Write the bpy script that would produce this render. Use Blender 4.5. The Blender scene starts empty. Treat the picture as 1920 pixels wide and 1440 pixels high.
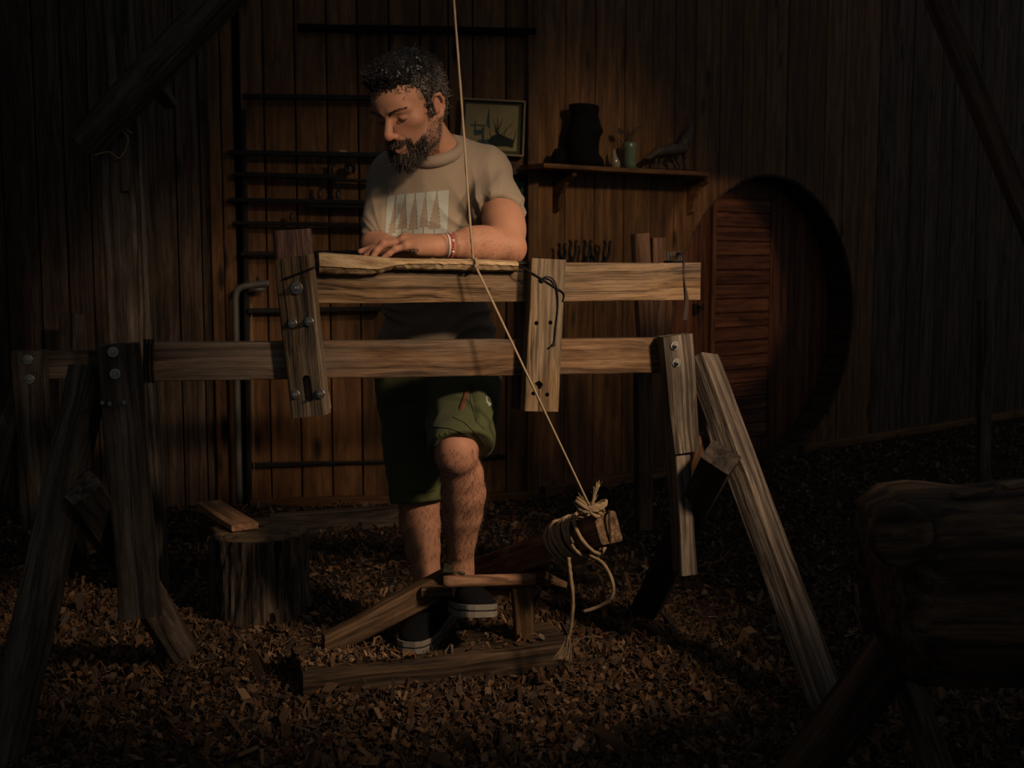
import bpy, bmesh, math, random
import numpy as np
from mathutils import Vector, Matrix, noise
from mathutils.bvhtree import BVHTree

random.seed(7); RNG = np.random.default_rng(7)
SC = bpy.context.scene; COL = SC.collection; PI = math.pi

# ------------------------------------------------------------------ camera, world, lights, exposure
F = 2240.0; CAM_H = 1.1; PITCH = math.atan(230 / F)          # focal length in pixels of a 1920x1440 frame
cd = bpy.data.cameras.new('camera'); cam = bpy.data.objects.new('camera', cd); COL.objects.link(cam)
cam.location = (0, 0, CAM_H); cam.rotation_euler = (PI / 2 - PITCH, 0, 0)
cd.sensor_width = 36; cd.lens = F / 1920 * 36; cd.clip_start = .05
cd.dof.use_dof = True; cd.dof.focus_distance = 3.08; cd.dof.aperture_fstop = 5.6
SC.camera = cam

w = bpy.data.worlds.new('dusk'); SC.world = w; w.use_nodes = True
bgn = w.node_tree.nodes['Background']
bgn.inputs[0].default_value = (0.92, 0.95, 1.0, 1); bgn.inputs[1].default_value = 0.068

def spot(name, loc, target, watts, color, half, blend, radius):
    l = bpy.data.lights.new(name, 'SPOT'); l.energy = watts; l.color = color
    l.spot_size = 2 * half; l.spot_blend = blend; l.shadow_soft_size = radius
    o = bpy.data.objects.new(name, l); COL.objects.link(o); o.location = loc
    o.rotation_euler = (Vector(target) - Vector(loc)).to_track_quat('-Z', 'Y').to_euler()
    return o
WARM = (1.0, 0.70, 0.46)
KEY = spot('key_spot', (0.95, 1.15, 2.25), (-0.22, 3.12, 1.38), 155, WARM, math.radians(11.5), 1.0, 0.13)
LOW = spot('lower_spot', (1.42, 1.60, 1.82), (0.13, 3.05, 0.70), 200, WARM, math.radians(22.5), 1.0, 0.12)
WASH = spot('wall_spot', (2.05, 2.7, 2.9), (0.42, 5.85, 1.30), 122, (1.0, .72, .44), math.radians(12.5), 1.0, 0.15)  # added lamp, brightens the wall outside the key cone
WASH2 = spot('wall_spot_left', (2.0, 2.65, 2.9), (-0.72, 5.42, 0.95), 95, (1.0, .70, .43), math.radians(13.5), 1.0, 0.15)  # added second wash, keeps the left part of the wall lit
DOOR = spot('door_spot', (2.2, 2.2, 2.6), (1.14, 6.5, 0.98), 190, (1.0, .68, .42), math.radians(6.6), .25, 0.03)  # added spot in place of dappled sun, makes the patch on the cask door
POSTS = spot('post_spot', (0.95, 1.9, 2.5), (0.52, 4.43, 1.10), 48, (1.0, .66, .42), math.radians(5), .9, 0.05)  # added lamp, only brightens the poppets of the rear lathe
SIDE = spot('side_spot', (1.95, 4.3, 1.9), (-0.75, 3.66, 0.2), 16, WARM, math.radians(8), 1.0, 0.1)  # added lamp, only brightens the stump

vs = SC.view_settings
vs.view_transform = 'Standard'; vs.look = 'None'; vs.exposure = 0.0; vs.gamma = 1.0
vs.use_curve_mapping = False

# ------------------------------------------------------------------ geometry of the place
UPV = Vector((0, 0, 1))
def ray(px, py):
    dx = (px - 960) / F; dy = (720 - py) / F
    return Vector((dx, math.cos(PITCH) + dy * math.sin(PITCH), -math.sin(PITCH) + dy * math.cos(PITCH)))
CAM = Vector((0, 0, CAM_H))
def at(px, py, Y):
    d = ray(px, py); return CAM + d * (Y / d.y)
def atz(px, py, z):
    d = ray(px, py); return CAM + d * ((z - CAM_H) / d.z)
def onplane(px, py, p0, n):
    d = ray(px, py); return CAM + d * ((p0 - CAM).dot(n) / d.dot(n))
class Plane:                                   # a vertical plane: origin, direction along it, normal away from the camera
    def __init__(s, o, ang):
        s.o = Vector(o); s.u = Vector((math.cos(ang), math.sin(ang), 0)); s.v = Vector((-math.sin(ang), math.cos(ang), 0))
    def p(s, px, py, v=0.0): return onplane(px, py, s.o + s.v * v, s.v)
    def q(s, u, v, z): return s.o + s.u * u + s.v * v + Vector((0, 0, z))
BENCH = Plane((-.852, 2.85, 0), math.atan2(.30, 1.225))
BACK = Plane((.11, 5.535, 0), math.atan(.14))
RIGHT = Plane((.11, 5.535, 0), math.radians(40))
REAR = Plane((-1.616, 4.0, 0), math.radians(12))

# ------------------------------------------------------------------ object helpers
WMX = {}
def put(o, M=None, parent=None):
    COL.objects.link(o); M = M.copy() if M is not None else Matrix.Identity(4)
    WMX[o.name] = M
    if parent is not None:
        o.parent = parent; o.matrix_basis = WMX[parent.name].inverted() @ M
    else: o.matrix_basis = M
    return o
def tag(o, label=None, cat=None, group=None, kind=None):
    for k, v in (('label', label), ('category', cat), ('group', group), ('kind', kind)):
        if v: o[k] = v
    return o
def thing(name, loc, label, cat, group=None, kind=None):
    o = bpy.data.objects.new(name, None); o.empty_display_size = .05
    put(o, Matrix.Translation(Vector(loc))); return tag(o, label, cat, group, kind)
def mk(name, V, Fc, mat, parent=None, M=None, smooth=False, col=None):
    me = bpy.data.meshes.new(name)
    me.from_pydata([tuple(v) for v in V] if not isinstance(V, np.ndarray) else V.tolist(), [], Fc if not isinstance(Fc, np.ndarray) else Fc.tolist())
    if col is not None:
        a = me.color_attributes.new('Col', 'FLOAT_COLOR', 'POINT')
        a.data.foreach_set('color', np.asarray(col, dtype=np.float32).ravel())
    if smooth: me.polygons.foreach_set('use_smooth', [True] * len(me.polygons))
    me.materials.append(mat); me.update()
    return put(bpy.data.objects.new(name, me), M, parent)
def wmk(name, V, Fc, mat, parent=None, origin=None, **k):          # vertices in world space, origin at the base
    V = np.asarray([tuple(v) for v in V] if not isinstance(V, np.ndarray) else V, dtype=float)
    if origin is None:
        origin = Vector(((V[:, 0].min() + V[:, 0].max()) / 2, (V[:, 1].min() + V[:, 1].max()) / 2, V[:, 2].min()))
    return mk(name, V - np.array(origin), Fc, mat, parent, Matrix.Translation(Vector(origin)), **k)
def loft(rings, caps=True, closed=True):
    n = len(rings[0]); V = [p for r in rings for p in r]; Fc = []
    for i in range(len(rings) - 1):
        for j in range(n if closed else n - 1):
            a = i * n + j; b = i * n + (j + 1) % n
            Fc.append((a, b, b + n, a + n))
    if caps: Fc.append(tuple(range(n - 1, -1, -1))); Fc.append(tuple(range((len(rings) - 1) * n, len(rings) * n)))
    return V, Fc
def rrect(w, t, r):
    P = []
    for sx, sy, a0 in ((1, 1, 0), (-1, 1, 90), (-1, -1, 180), (1, -1, 270)):
        for a in (0, 45, 90):
            an = math.radians(a0 + a)
            P.append((sx * (w / 2 - r) + r * math.cos(an), sy * (t / 2 - r) + r * math.sin(an)))
    return P
def frame(A, B, side):
    X = (B - A).normalized(); Y = side - X * side.dot(X); Y.normalize(); Z = X.cross(Y)
    M = Matrix((X, Y, Z)).transposed().to_4x4(); M.translation = A
    return M
def viewside(A, B, ang):                 # a section direction turned `ang` degrees from the view direction about the beam
    X = (B - A).normalized(); e = CAM - (A + B) / 2; e = (e - X * e.dot(X)).normalized(); r = e.cross(X)
    if r.x < 0: r = -r
    a = math.radians(ang); return e * math.cos(a) + r * math.sin(a)
def beam(name, A, B, w, t, mat, parent=None, side=UPV, amp=.0015, seg=None, r=.005, w2=None, t2=None, skewA=0, skewB=0):
    A = Vector(A); B = Vector(B); L = (B - A).length; M = frame(A, B, side)
    seg = seg or max(2, min(14, int(L / .09))); rings = []; sd = random.random() * 100
    for i in range(seg + 1):
        f = i / seg; ww = w + ((w2 or w) - w) * f; tt = t + ((t2 or t) - t) * f; R = []
        for j, (y, z) in enumerate(rrect(ww, tt, min(r, ww * .45, tt * .45))):
            dy = noise.noise((f * L * 6, sd, (1 if y > 0 else 5) + .3 * (z > 0))) * amp * 2
            dz = noise.noise((f * L * 6, sd + 9, (1 if z > 0 else 5) + .3 * (y > 0))) * amp * 2
            x = f * L + (skewA * y * (1 - f) + skewB * y * f)
            R.append((x, y + dy, z + dz))
        rings.append(R)
    V, Fc = loft(rings)
    return mk(name, V, Fc, mat, parent, M)
def tube_geo(pts, r, n=6, twist=0.0, lobes=3, lobe=0.18):
    pts = [Vector(p) for p in pts]; rr = r if isinstance(r, (list, tuple, np.ndarray)) else [r] * len(pts)
    rings = []; N = None; s = 0
    for i, p in enumerate(pts):
        T = (pts[min(i + 1, len(pts) - 1)] - pts[max(i - 1, 0)])
        if T.length < 1e-9: T = Vector((0, 0, 1))
        T.normalize()
        if i: s += (p - pts[i - 1]).length
        if N is None:
            N = T.orthogonal().normalized()
        N = (N - T * N.dot(T)); N = N.normalized() if N.length > 1e-8 else T.orthogonal().normalized()
        Bn = T.cross(N); R = []
        for j in range(n):
            a = 2 * PI * j / n; q = rr[i] * (1 + (lobe * math.cos(lobes * (a - twist * s)) if twist else 0))
            R.append(p + (N * math.cos(a) + Bn * math.sin(a)) * q)
        rings.append(R)
    return loft(rings)
def spline(pts, n):
    pts = [Vector(p) for p in pts]; P = [pts[0] * 2 - pts[1]] + pts + [pts[-1] * 2 - pts[-2]]; out = []
    m = len(pts) - 1
    for i in range(n):
        t = i / (n - 1) * m; k = min(int(t), m - 1); f = t - k; a, b, c, d = P[k:k + 4]
        out.append(.5 * ((2 * b) + (c - a) * f + (2 * a - 5 * b + 4 * c - d) * f * f + (3 * b - a - 3 * c + d) * f ** 3))
    return out
def tube(name, pts, r, mat, parent=None, n=6, smooth=True, **k):
    V, Fc = tube_geo(pts, r, n, **k); return wmk(name, V, Fc, mat, parent, smooth=smooth)
def merge(geos):
    V = []; Fc = []
    for v, f in geos:
        o = len(V); V += [tuple(p) for p in v]; Fc += [tuple(i + o for i in q) for q in f]
    return V, Fc
def ringpts(c, x, y, rx, ry, n, ph=0): return [c + x * (rx * math.cos(2 * PI * j / n + ph)) + y * (ry * math.sin(2 * PI * j / n + ph)) for j in range(n)]
def lathe_geo(c, ax, prof, n=16):                # prof: (height along ax, radius)
    x = ax.orthogonal().normalized(); y = ax.cross(x)
    return loft([ringpts(c + ax * h, x, y, max(r, 1e-4), max(r, 1e-4), n) for h, r in prof])
def bolt(P, nrm, r, parent, mat):
    n = nrm.normalized()
    g = [lathe_geo(P, n, [(-.004, r * .9), (0, r), (.0028, r), (.0035, r * .93), (.0035, r * .6)], 20),
         lathe_geo(P, n, [(.003, r * .55), (.010, r * .55), (.0115, r * .48)], 6),
         lathe_geo(P, n, [(.009, r * .28), (.017, r * .28), (.018, r * .22)], 10)]
    V, Fc = merge(g); return wmk('bolt', V, Fc, mat, parent, origin=P)
def cut(o, cutters):                             # boolean difference, applied
    for V, Fc in cutters:
        me = bpy.data.meshes.new('cutter'); me.from_pydata([tuple(WMX[o.name].inverted() @ Vector(v)) for v in V], [], Fc)
        bm = bmesh.new(); bm.from_mesh(me); bmesh.ops.recalc_face_normals(bm, faces=bm.faces); bm.to_mesh(me); bm.free()
        c = bpy.data.objects.new('cutter', me); COL.objects.link(c); c.matrix_basis = WMX[o.name]
        bm = bmesh.new(); bm.from_mesh(o.data); bmesh.ops.recalc_face_normals(bm, faces=bm.faces); bm.to_mesh(o.data); bm.free()
        md = o.modifiers.new('cut', 'BOOLEAN'); md.object = c; md.solver = 'EXACT'
        bpy.context.view_layer.update()
        dg = bpy.context.evaluated_depsgraph_get(); nm = bpy.data.meshes.new_from_object(o.evaluated_get(dg))
        o.modifiers.clear(); o.data = nm; bpy.data.objects.remove(c)

# ------------------------------------------------------------------ materials
def srgb(*c): return tuple(((v / 255) / 12.92 if v <= 10 else (((v / 255) + .055) / 1.055) ** 2.4) for v in c)
class NT:
    def __init__(s, name):
        s.m = bpy.data.materials.new(name); s.m.use_nodes = True; s.t = s.m.node_tree; s.b = s.t.nodes['Principled BSDF']
    def n(s, typ, **k):
        o = s.t.nodes.new(typ)
        for a, v in k.items(): setattr(o, a, v)
        return o
    def l(s, a, b): s.t.links.new(a, b)
    def math(s, op, a, b=None, clamp=False):
        o = s.n('ShaderNodeMath', operation=op); o.use_clamp = clamp
        for i, v in enumerate((a, b)):
            if v is None: continue
            if isinstance(v, (int, float)): o.inputs[i].default_value = v
            else: s.l(v, o.inputs[i])
        return o.outputs[0]
    def mix(s, f, a, b, blend='MIX'):
        o = s.n('ShaderNodeMix', data_type='RGBA', blend_type=blend)
        for i, v in ((0, f), (6, a), (7, b)):
            if isinstance(v, (int, float)): o.inputs[i].default_value = v
            elif isinstance(v, tuple): o.inputs[i].default_value = (*v[:3], 1)
            else: s.l(v, o.inputs[i])
        return o.outputs[2]
    def ramp(s, fac, stops):
        o = s.n('ShaderNodeValToRGB'); e = o.color_ramp.elements
        while len(e) < len(stops): e.new(.5)
        for x, (p, c) in zip(e, stops): x.position = p; x.color = (*c, 1) if len(c) == 3 else c
        s.l(fac, o.inputs[0]); return o.outputs[0]
    def coord(s, rnd=True, which='Object'):
        tc = s.n('ShaderNodeTexCoord'); v = tc.outputs[which]
        if rnd:
            oi = s.n('ShaderNodeObjectInfo'); k = s.math('MULTIPLY', oi.outputs['Random'], 53.0)
            a = s.n('ShaderNodeVectorMath', operation='ADD'); s.l(v, a.inputs[0]); s.l(k, a.inputs[1]); v = a.outputs[0]
        return v
    def mapv(s, v, sc):
        m = s.n('ShaderNodeMapping'); m.inputs['Scale'].default_value = sc; s.l(v, m.inputs[0]); return m.outputs[0]
    def noise(s, v, scale, detail=4, rough=.55, dist=0.0):
        o = s.n('ShaderNodeTexNoise'); s.l(v, o.inputs['Vector'])
        o.inputs['Scale'].default_value = scale; o.inputs['Detail'].default_value = detail
        o.inputs['Roughness'].default_value = rough; o.inputs['Distortion'].default_value = dist
        return o.outputs['Fac']
    def bump(s, h, strength, dist=.002):
        o = s.n('ShaderNodeBump'); o.inputs['Strength'].default_value = strength; o.inputs['Distance'].default_value = dist
        s.l(h, o.inputs['Height']); s.l(o.outputs[0], s.b.inputs['Normal'])
    def done(s, rough=.7, spec=.3, metal=0.0):
        s.b.inputs['Roughness'].default_value = rough; s.b.inputs['Specular IOR Level'].default_value = spec
        s.b.inputs['Metallic'].default_value = metal; return s.m
def wood(name, dark, mid, light, scale=1.0, rough=.72, bump=.45, rings=110, ringdist=.03, stain=.5, knots=0.0, grey=None, spec=.25, vary=.25, groove=.55, cw=.095):
    t = NT(name); v0 = t.coord()
    n0 = t.noise(t.mapv(v0, (1.3, 3.0, 3.0)), 1.4, 2); cb = t.n('ShaderNodeCombineXYZ'); k0 = t.math('MULTIPLY', t.math('SUBTRACT', n0, .5), ringdist * 2)
    t.l(k0, cb.inputs[1]); t.l(k0, cb.inputs[2]); ad = t.n('ShaderNodeVectorMath', operation='ADD'); t.l(v0, ad.inputs[0]); t.l(cb.outputs[0], ad.inputs[1]); v = ad.outputs[0]
    a = t.noise(t.mapv(v, (1.3 * scale, 20 * scale, 20 * scale)), 1.6, 6, .66)
    ln = t.noise(t.mapv(v, (rings * .006 * scale, rings * scale, rings * scale)), 1.0, 3, .55)
    fib = t.noise(t.mapv(v, (14 * scale, 420 * scale, 420 * scale)), 1.0, 2, .6)
    g = t.math('ADD', t.math('MULTIPLY', a, .55), t.math('ADD', t.math('MULTIPLY', ln, .30), t.math('MULTIPLY', fib, .15)))
    col = t.ramp(g, [(.5 - cw, dark), (.50, mid), (.5 + cw, light)])
    gr = t.ramp(ln, [(.39, (1, 1, 1)), (.455, (0, 0, 0))]); col = t.mix(t.math('MULTIPLY', gr, groove), col, tuple(c * .45 for c in dark))
    st = t.noise(t.mapv(v0, (2.2, 9, 9)), 2.1, 6, .7)
    stf = t.ramp(st, [(.36, (1, 1, 1)), (.56, (0, 0, 0))])
    col = t.mix(t.math('MULTIPLY', stf, stain), col, tuple(c * .5 for c in dark), 'MIX')
    if grey:
        gn = t.noise(t.mapv(v0, (1.5, 5, 5)), 1.3, 4, .6); gf = t.ramp(gn, [(.44, (0, 0, 0)), (.58, (1, 1, 1))])
        col = t.mix(t.math('MULTIPLY', gf, grey[3]), col, t.mix(t.ramp(g, [(.4, (0, 0, 0)), (.6, (1, 1, 1))]), tuple(c * .3 for c in grey[:3]), grey[:3]))
    if knots:
        vo = t.n('ShaderNodeTexVoronoi'); t.l(t.mapv(v0, (2.6, 7.5, 0)), vo.inputs['Vector']); vo.inputs['Scale'].default_value = 1.0
        kf = t.ramp(vo.outputs['Distance'], [(.07, (1, 1, 1)), (.19, (0, 0, 0))])
        col = t.mix(t.math('MULTIPLY', kf, knots), col, tuple(c * .25 for c in dark))
    if vary:
        oi = t.n('ShaderNodeObjectInfo'); k = t.math('ADD', t.math('MULTIPLY', oi.outputs['Random'], vary), 1 - vary * .6)
        h = t.n('ShaderNodeHueSaturation'); t.l(col, h.inputs['Color']); t.l(k, h.inputs['Value']); col = h.outputs[0]
    t.l(col, t.b.inputs['Base Color'])
    t.bump(t.math('ADD', t.math('MULTIPLY', ln, 1.0), t.math('ADD', t.math('MULTIPLY', fib, .4), t.math('MULTIPLY', a, .7))), bump, .006)
    return t.done(rough, spec)
def plain(name, col, rough=.6, metal=0.0, spec=.3, var=.25, scale=30, bump=.15):
    t = NT(name); v = t.coord(False); n = t.noise(v, scale, 4)
    t.l(t.mix(n, tuple(c * (1 - var) for c in col), tuple(min(1, c * (1 + var)) for c in col)), t.b.inputs['Base Color'])
    if bump: t.bump(n, bump, .002)
    return t.done(rough, spec, metal)
M = {}
M['plank'] = wood('wall_plank_wood', (.050, .021, .007), (.150, .068, .023), (.27, .135, .05), rough=.62, rings=28, knots=.95, stain=.5, spec=.3, vary=.45, groove=.05, cw=.16)
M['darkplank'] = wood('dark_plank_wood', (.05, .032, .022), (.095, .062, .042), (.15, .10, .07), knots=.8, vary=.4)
M['rail'] = wood('rail_wood', (.060, .031, .014), (.185, .111, .054), (.34, .222, .122), rings=95, bump=.9, stain=.4, grey=(.27, .22, .165, .4), vary=.1, groove=.9)
M['beamw'] = wood('bed_wood', (.060, .031, .014), (.165, .092, .045), (.28, .175, .095), rings=70, bump=.6, stain=.5, grey=(.24, .20, .16, .6), vary=.1, groove=.5)
M['poppet'] = wood('poppet_wood', (.050, .030, .015), (.155, .098, .05), (.29, .20, .11), rings=120, bump=.7, stain=.5, grey=(.27, .23, .17, .5), vary=.12, groove=.75)
M['wet'] = wood('waxed_wood', (.035, .013, .007), (.10, .04, .022), (.20, .10, .06), rough=.32, spec=.5, rings=60, stain=.6)
M['greywood'] = wood('weathered_wood', (.05, .038, .028), (.14, .112, .085), (.26, .215, .17), rings=80, bump=.8, stain=.5, vary=.15, groove=.7)
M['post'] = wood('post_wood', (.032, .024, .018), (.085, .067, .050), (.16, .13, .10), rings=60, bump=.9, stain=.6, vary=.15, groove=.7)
M['treadle'] = wood('treadle_wood', (.045, .025, .012), (.13, .076, .038), (.23, .145, .08), rings=80, bump=.6, stain=.5)
M['oldplank'] = wood('worn_plank_wood', (.028, .018, .011), (.072, .046, .027), (.13, .085, .05), rings=60, bump=.7, stain=.6)
M['bar'] = wood('peeled_wood', (.15, .075, .040), (.31, .17, .095), (.44, .26, .155), rings=50, bump=.4, stain=.4)
M['fresh'] = wood('fresh_cut_wood', (.24, .155, .08), (.42, .30, .165), (.56, .42, .26), rings=60, bump=.5, stain=.12, vary=0, groove=.2)
M['barrel'] = wood('cask_wood', (.045, .015, .007), (.115, .041, .018), (.18, .070, .03), rough=.5, rings=40, stain=.35, vary=.25, groove=.3)
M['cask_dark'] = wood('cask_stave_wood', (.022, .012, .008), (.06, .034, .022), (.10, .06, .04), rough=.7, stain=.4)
M['bark'] = wood('bark', (.018, .013, .010), (.075, .055, .040), (.17, .13, .095), scale=1.0, rings=60, bump=1.0, stain=.5, groove=.9)
M['endgrain'] = wood('end_grain', (.07, .045, .025), (.16, .11, .065), (.25, .185, .115), rings=60, bump=.4, stain=.4)
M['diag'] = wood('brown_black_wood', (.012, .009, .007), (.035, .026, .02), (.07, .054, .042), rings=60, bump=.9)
M['logdark'] = wood('old_log_wood', (.018, .010, .006), (.06, .034, .018), (.14, .085, .046), scale=.8, rings=50, bump=1.0, stain=.6)
M['iron'] = plain('dark_iron', (.018, .018, .019), .55, .6)
M['steel'] = plain('bolt_steel', (.30, .30, .27), .38, .85, var=.35, scale=60)
M['pipe'] = plain('grey_pipe', (.13, .125, .11), .55, .3)
M['black'] = plain('black_cord', (.007, .007, .008), .6)
M['leather'] = plain('dark_leather', (.03, .018, .012), .6)
M['shoe'] = plain('black_canvas', (.006, .006, .007), .9, spec=.1, var=.3, scale=400, bump=.3)
M['rubber'] = plain('white_rubber', (.18, .163, .137), .7, var=.25, scale=40)
M['rubberline'] = plain('black_rubber', (.012, .012, .012), .6)
M['rope'] = plain('sisal_rope', (.24, .172, .098), .9, var=.45, scale=90, bump=.4)
M['cord'] = plain('drive_cord', (.31, .235, .15), .8, var=.25, scale=150)
M['sock'] = plain('grey_sock', (.055, .06, .052), .9, var=.3, scale=300, bump=.4)
M['brass'] = plain('dull_gilt_frame', (.30, .22, .12), .5, .1, var=.3)
M['matgreen'] = plain('dark_green_mount', (.075, .072, .042), .8)
M['canvas'] = plain('yellowed_paper', (.36, .29, .14), .8, var=.35, scale=14)
M['ink'] = plain('dark_ink', (.02, .028, .026), .8, var=.5)
M['inkblue'] = plain('blue_grey_wash', (.06, .095, .095), .8, var=.6, scale=25)
M['greenglass'] = plain('green_glazed', (.10, .14, .085), .3, var=.4, spec=.5)
M['clear'] = plain('pale_glass', (.25, .22, .15), .12, var=.2, spec=.6)
M['soot'] = plain('blackened_wood', (.007, .006, .006), .95, spec=.08, bump=.4)
M['figure'] = plain('dark_carved_wood', (.05, .035, .024), .5, var=.5, scale=35)
M['sole_dark'] = M['rubberline']
# ------------------------------------------------------------------ the setting
def ground_mat():
    t = NT('packed_earth'); v = t.coord(False)
    n = t.noise(v, 38, 6, .7); n2 = t.noise(v, 3, 3)
    c = t.ramp(n, [(.3, (.012, .009, .007)), (.55, (.045, .033, .024)), (.8, (.10, .075, .052))])
    t.l(t.mix(t.math('MULTIPLY', n2, .6), c, (.02, .016, .013)), t.b.inputs['Base Color']); t.bump(n, .8, .02)
    return t.done(.95, .1)
GX, GY = 44, 40; GV = []; GF = []
for j in range(GY + 1):
    for i in range(GX + 1):
        x = -4.5 + 11.5 * i / GX; y = -.8 + 12 * j / GY
        GV.append((x, y, .012 * noise.noise((x * 2.2, y * 2.2, 0)) + .006 * noise.noise((x * 7, y * 7, 3)) - .006))
for j in range(GY):
    for i in range(GX):
        a = j * (GX + 1) + i; GF.append((a, a + 1, a + GX + 2, a + GX + 1))
tag(mk('floor', GV, GF, ground_mat(), smooth=True), kind='structure')
def gz(x, y): return .012 * noise.noise((x * 2.2, y * 2.2, 0)) + .006 * noise.noise((x * 7, y * 7, 3)) - .006

def struct(name, loc):
    o = bpy.data.objects.new(name, None); put(o, Matrix.Translation(Vector(loc))); return tag(o, kind='structure')
def backing(parent, pl, u0, u1, z1, name='backing'):
    A = pl.q(u0, .035, z1 / 2); B = pl.q(u1, .035, z1 / 2)
    return beam(name, A, B, z1, .02, M['soot'], parent, amp=0, seg=2)
def planking(parent, pl, us, z0, z1, mat, t=.022, gap=.006):
    for a, b in zip(us, us[1:]):
        d = random.uniform(-.002, .002)
        beam('plank', pl.q((a + b) / 2, t / 2 + d, z0), pl.q((a + b) / 2, t / 2 + d, z1), b - a - gap, t, mat, parent, side=pl.u, amp=.0006, seg=3, r=.004)
wall_back = struct('wall_back', (.11, 5.535, 0))
def uback(px): return (BACK.p(px, 560) - BACK.o).dot(BACK.u)
us = [uback(x) for x in (458, 502, 560, 619, 676, 734, 791, 843, 888, 949, 1004)]
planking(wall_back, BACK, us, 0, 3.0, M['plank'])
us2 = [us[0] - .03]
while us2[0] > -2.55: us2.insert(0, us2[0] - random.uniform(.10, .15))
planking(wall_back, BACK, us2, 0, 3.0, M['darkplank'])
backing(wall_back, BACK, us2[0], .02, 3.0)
for x0, x1, y in ((400, 422, 0), (424, 446, 1)):                 # proud door-frame boards beside the rack
    a = (uback(x0) + uback(x1)) / 2
    beam('frame_board', BACK.q(a, -.014, 0), BACK.q(a, -.014, 3), uback(x1) - uback(x0), .028, M['plank'], wall_back, side=BACK.u)
for (x0, y0, x1, y1, hgt) in ((462, 873, 722, 866, .028), (905, 858, 951, 856, .03)):
    beam('strap_hinge', BACK.p(x0, y0, -.012), BACK.p(x1, y1, -.012), hgt, .014, M['iron'], wall_back, w2=hgt * .6)
wall_right = struct('wall_right', (.11, 5.535, 0))
def uright(px): return (RIGHT.p(px, 400) - RIGHT.o).dot(RIGHT.u)
ur = [.012] + [uright(x) for x in (1060, 1115, 1170, 1221, 1264, 1301, 1347, 1389, 1431, 1472, 1508, 1543, 1578, 1611, 1643, 1674, 1704, 1733)]
while ur[-1] < 7.6: ur.append(ur[-1] + .16)
kx = [i for i, q in enumerate(ur) if q > uright(1630)][0]
planking(wall_right, RIGHT, ur[:kx + 1], 0, 3.2, M['plank']); planking(wall_right, RIGHT, ur[kx:], 0, 3.2, M['darkplank'])  # far planks take a darker wood: the dimness there is put into their colour
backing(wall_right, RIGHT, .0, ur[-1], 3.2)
CC = Vector((1.43, 6.643, .775)); RO = .80
hole = loft([[CC + RIGHT.u * (RO * math.cos(2 * PI * k / 96)) + UPV * (RO * math.sin(2 * PI * k / 96)) + RIGHT.v * d for k in range(96)] for d in (-.3, .3)])
uc = (CC - RIGHT.o).dot(RIGHT.u)
for o in list(wall_right.children):
    u_ = (WMX[o.name].translation - RIGHT.o).dot(RIGHT.u)
    if o.name.startswith('backing') or abs(u_ - uc) < RO + .12: cut(o, [hole])
wl = Plane((-2.6, 5.1, 0), math.radians(90)); wall_left = struct('wall_left', (-2.6, 3.5, 0))
ul = [-3.0 + .15 * i for i in range(21)]
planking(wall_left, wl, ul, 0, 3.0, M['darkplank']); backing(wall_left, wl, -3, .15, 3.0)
o = beam('baseboard_back', BACK.p(470, 945, -.03), BACK.p(1010, 930, -.03), .045, .05, M['plank']); tag(o, kind='structure')
o = beam('baseboard_right', RIGHT.q(.03, -.02, .02), RIGHT.q(uc - .30, -.02, .02), .05, .04, M['plank']); tag(o, kind='structure')
o = beam('baseboard_far_right', RIGHT.q(uc + .30, -.02, .02), RIGHT.q(7.5, -.02, .02), .05, .04, M['plank']); tag(o, kind='structure')
o = beam('trim_1', BACK.p(558, 52, -.02), BACK.p(1004, 60, -.02), .03, .04, M['soot']); tag(o, kind='structure')
o = beam('trim_2', BACK.q(-.018, -.018, 0), BACK.q(-.018, -.018, 3.0), .05, .036, M['plank'], side=BACK.u); tag(o, kind='structure')
o = beam('trim_3', BACK.p(940, 322, -.018), BACK.p(992, 323, -.018), .03, .036, M['darkplank']); tag(o, kind='structure')

# timber post with its brace
P0 = at(277, 1125, 3.95); P1 = at(213, -40, 3.95); P1 = P0 + (P1 - P0) * 1.18
post = thing('timber_post', P0, 'tall weathered timber post with a diagonal brace rising from it', 'post')
beam('upright', P0, P1, .135, .12, M['post'], post, side=Vector((1, .1, 0)), amp=.004, r=.008)
beam('brace', at(160, 268, 3.84), at(520, -115, 3.66), .092, .09, M['post'], post, amp=.005, r=.008)
beam('slot_strip', at(231, 210, 3.88), at(236, 358, 3.88), .026, .012, M['post'], post, side=Vector((1, 0, 0)))
beam('peg', at(291, 160, 3.9), at(319, 196, 4.1), .03, .05, M['post'], post)
tag(tube('twine', spline([at(178, 290, 3.8), at(205, 285, 3.85), at(225, 296, 3.87), at(240, 262, 3.87), at(222, 236, 3.87), at(248, 250, 3.86)], 40), .003, M['rope']),
    'thin twine looped around the timber post below its brace', 'twine')
o = beam('corner_post', at(1842, 1000, 4.9), at(1846, 560, 4.9), .045, .06, M['post'], None, side=Vector((1, 0, 0)))
tag(o, 'dim slender upright board at the far right behind the log bench', 'post')
P = at(1842, 1000, 4.9)
o = beam('roof_brace', at(1690, -170, 3.2), at(2090, 815, 3.2), .05, .06, M['darkplank']); tag(o, 'dim diagonal roof brace in the upper right corner', 'beam')
for k, (a, b) in enumerate(((122, 'left'), (146, 'right'))):
    o = beam('board', atz(a, 970, 0), at(a + 1, 588, 5.0), .05, .02, M['post'], None, side=Vector((1, 0, 0)))
    tag(o, 'short pale upright board, %s one of two behind the left trestle' % b, 'board')
o = beam('sleeper', atz(505, 985, .03), atz(745, 968, .03), .05, .09, M['post'], None, side=Vector((0, 1, 0)))
tag(o, 'old flat timber lying in the chips below the back wall', 'timber')

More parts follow.
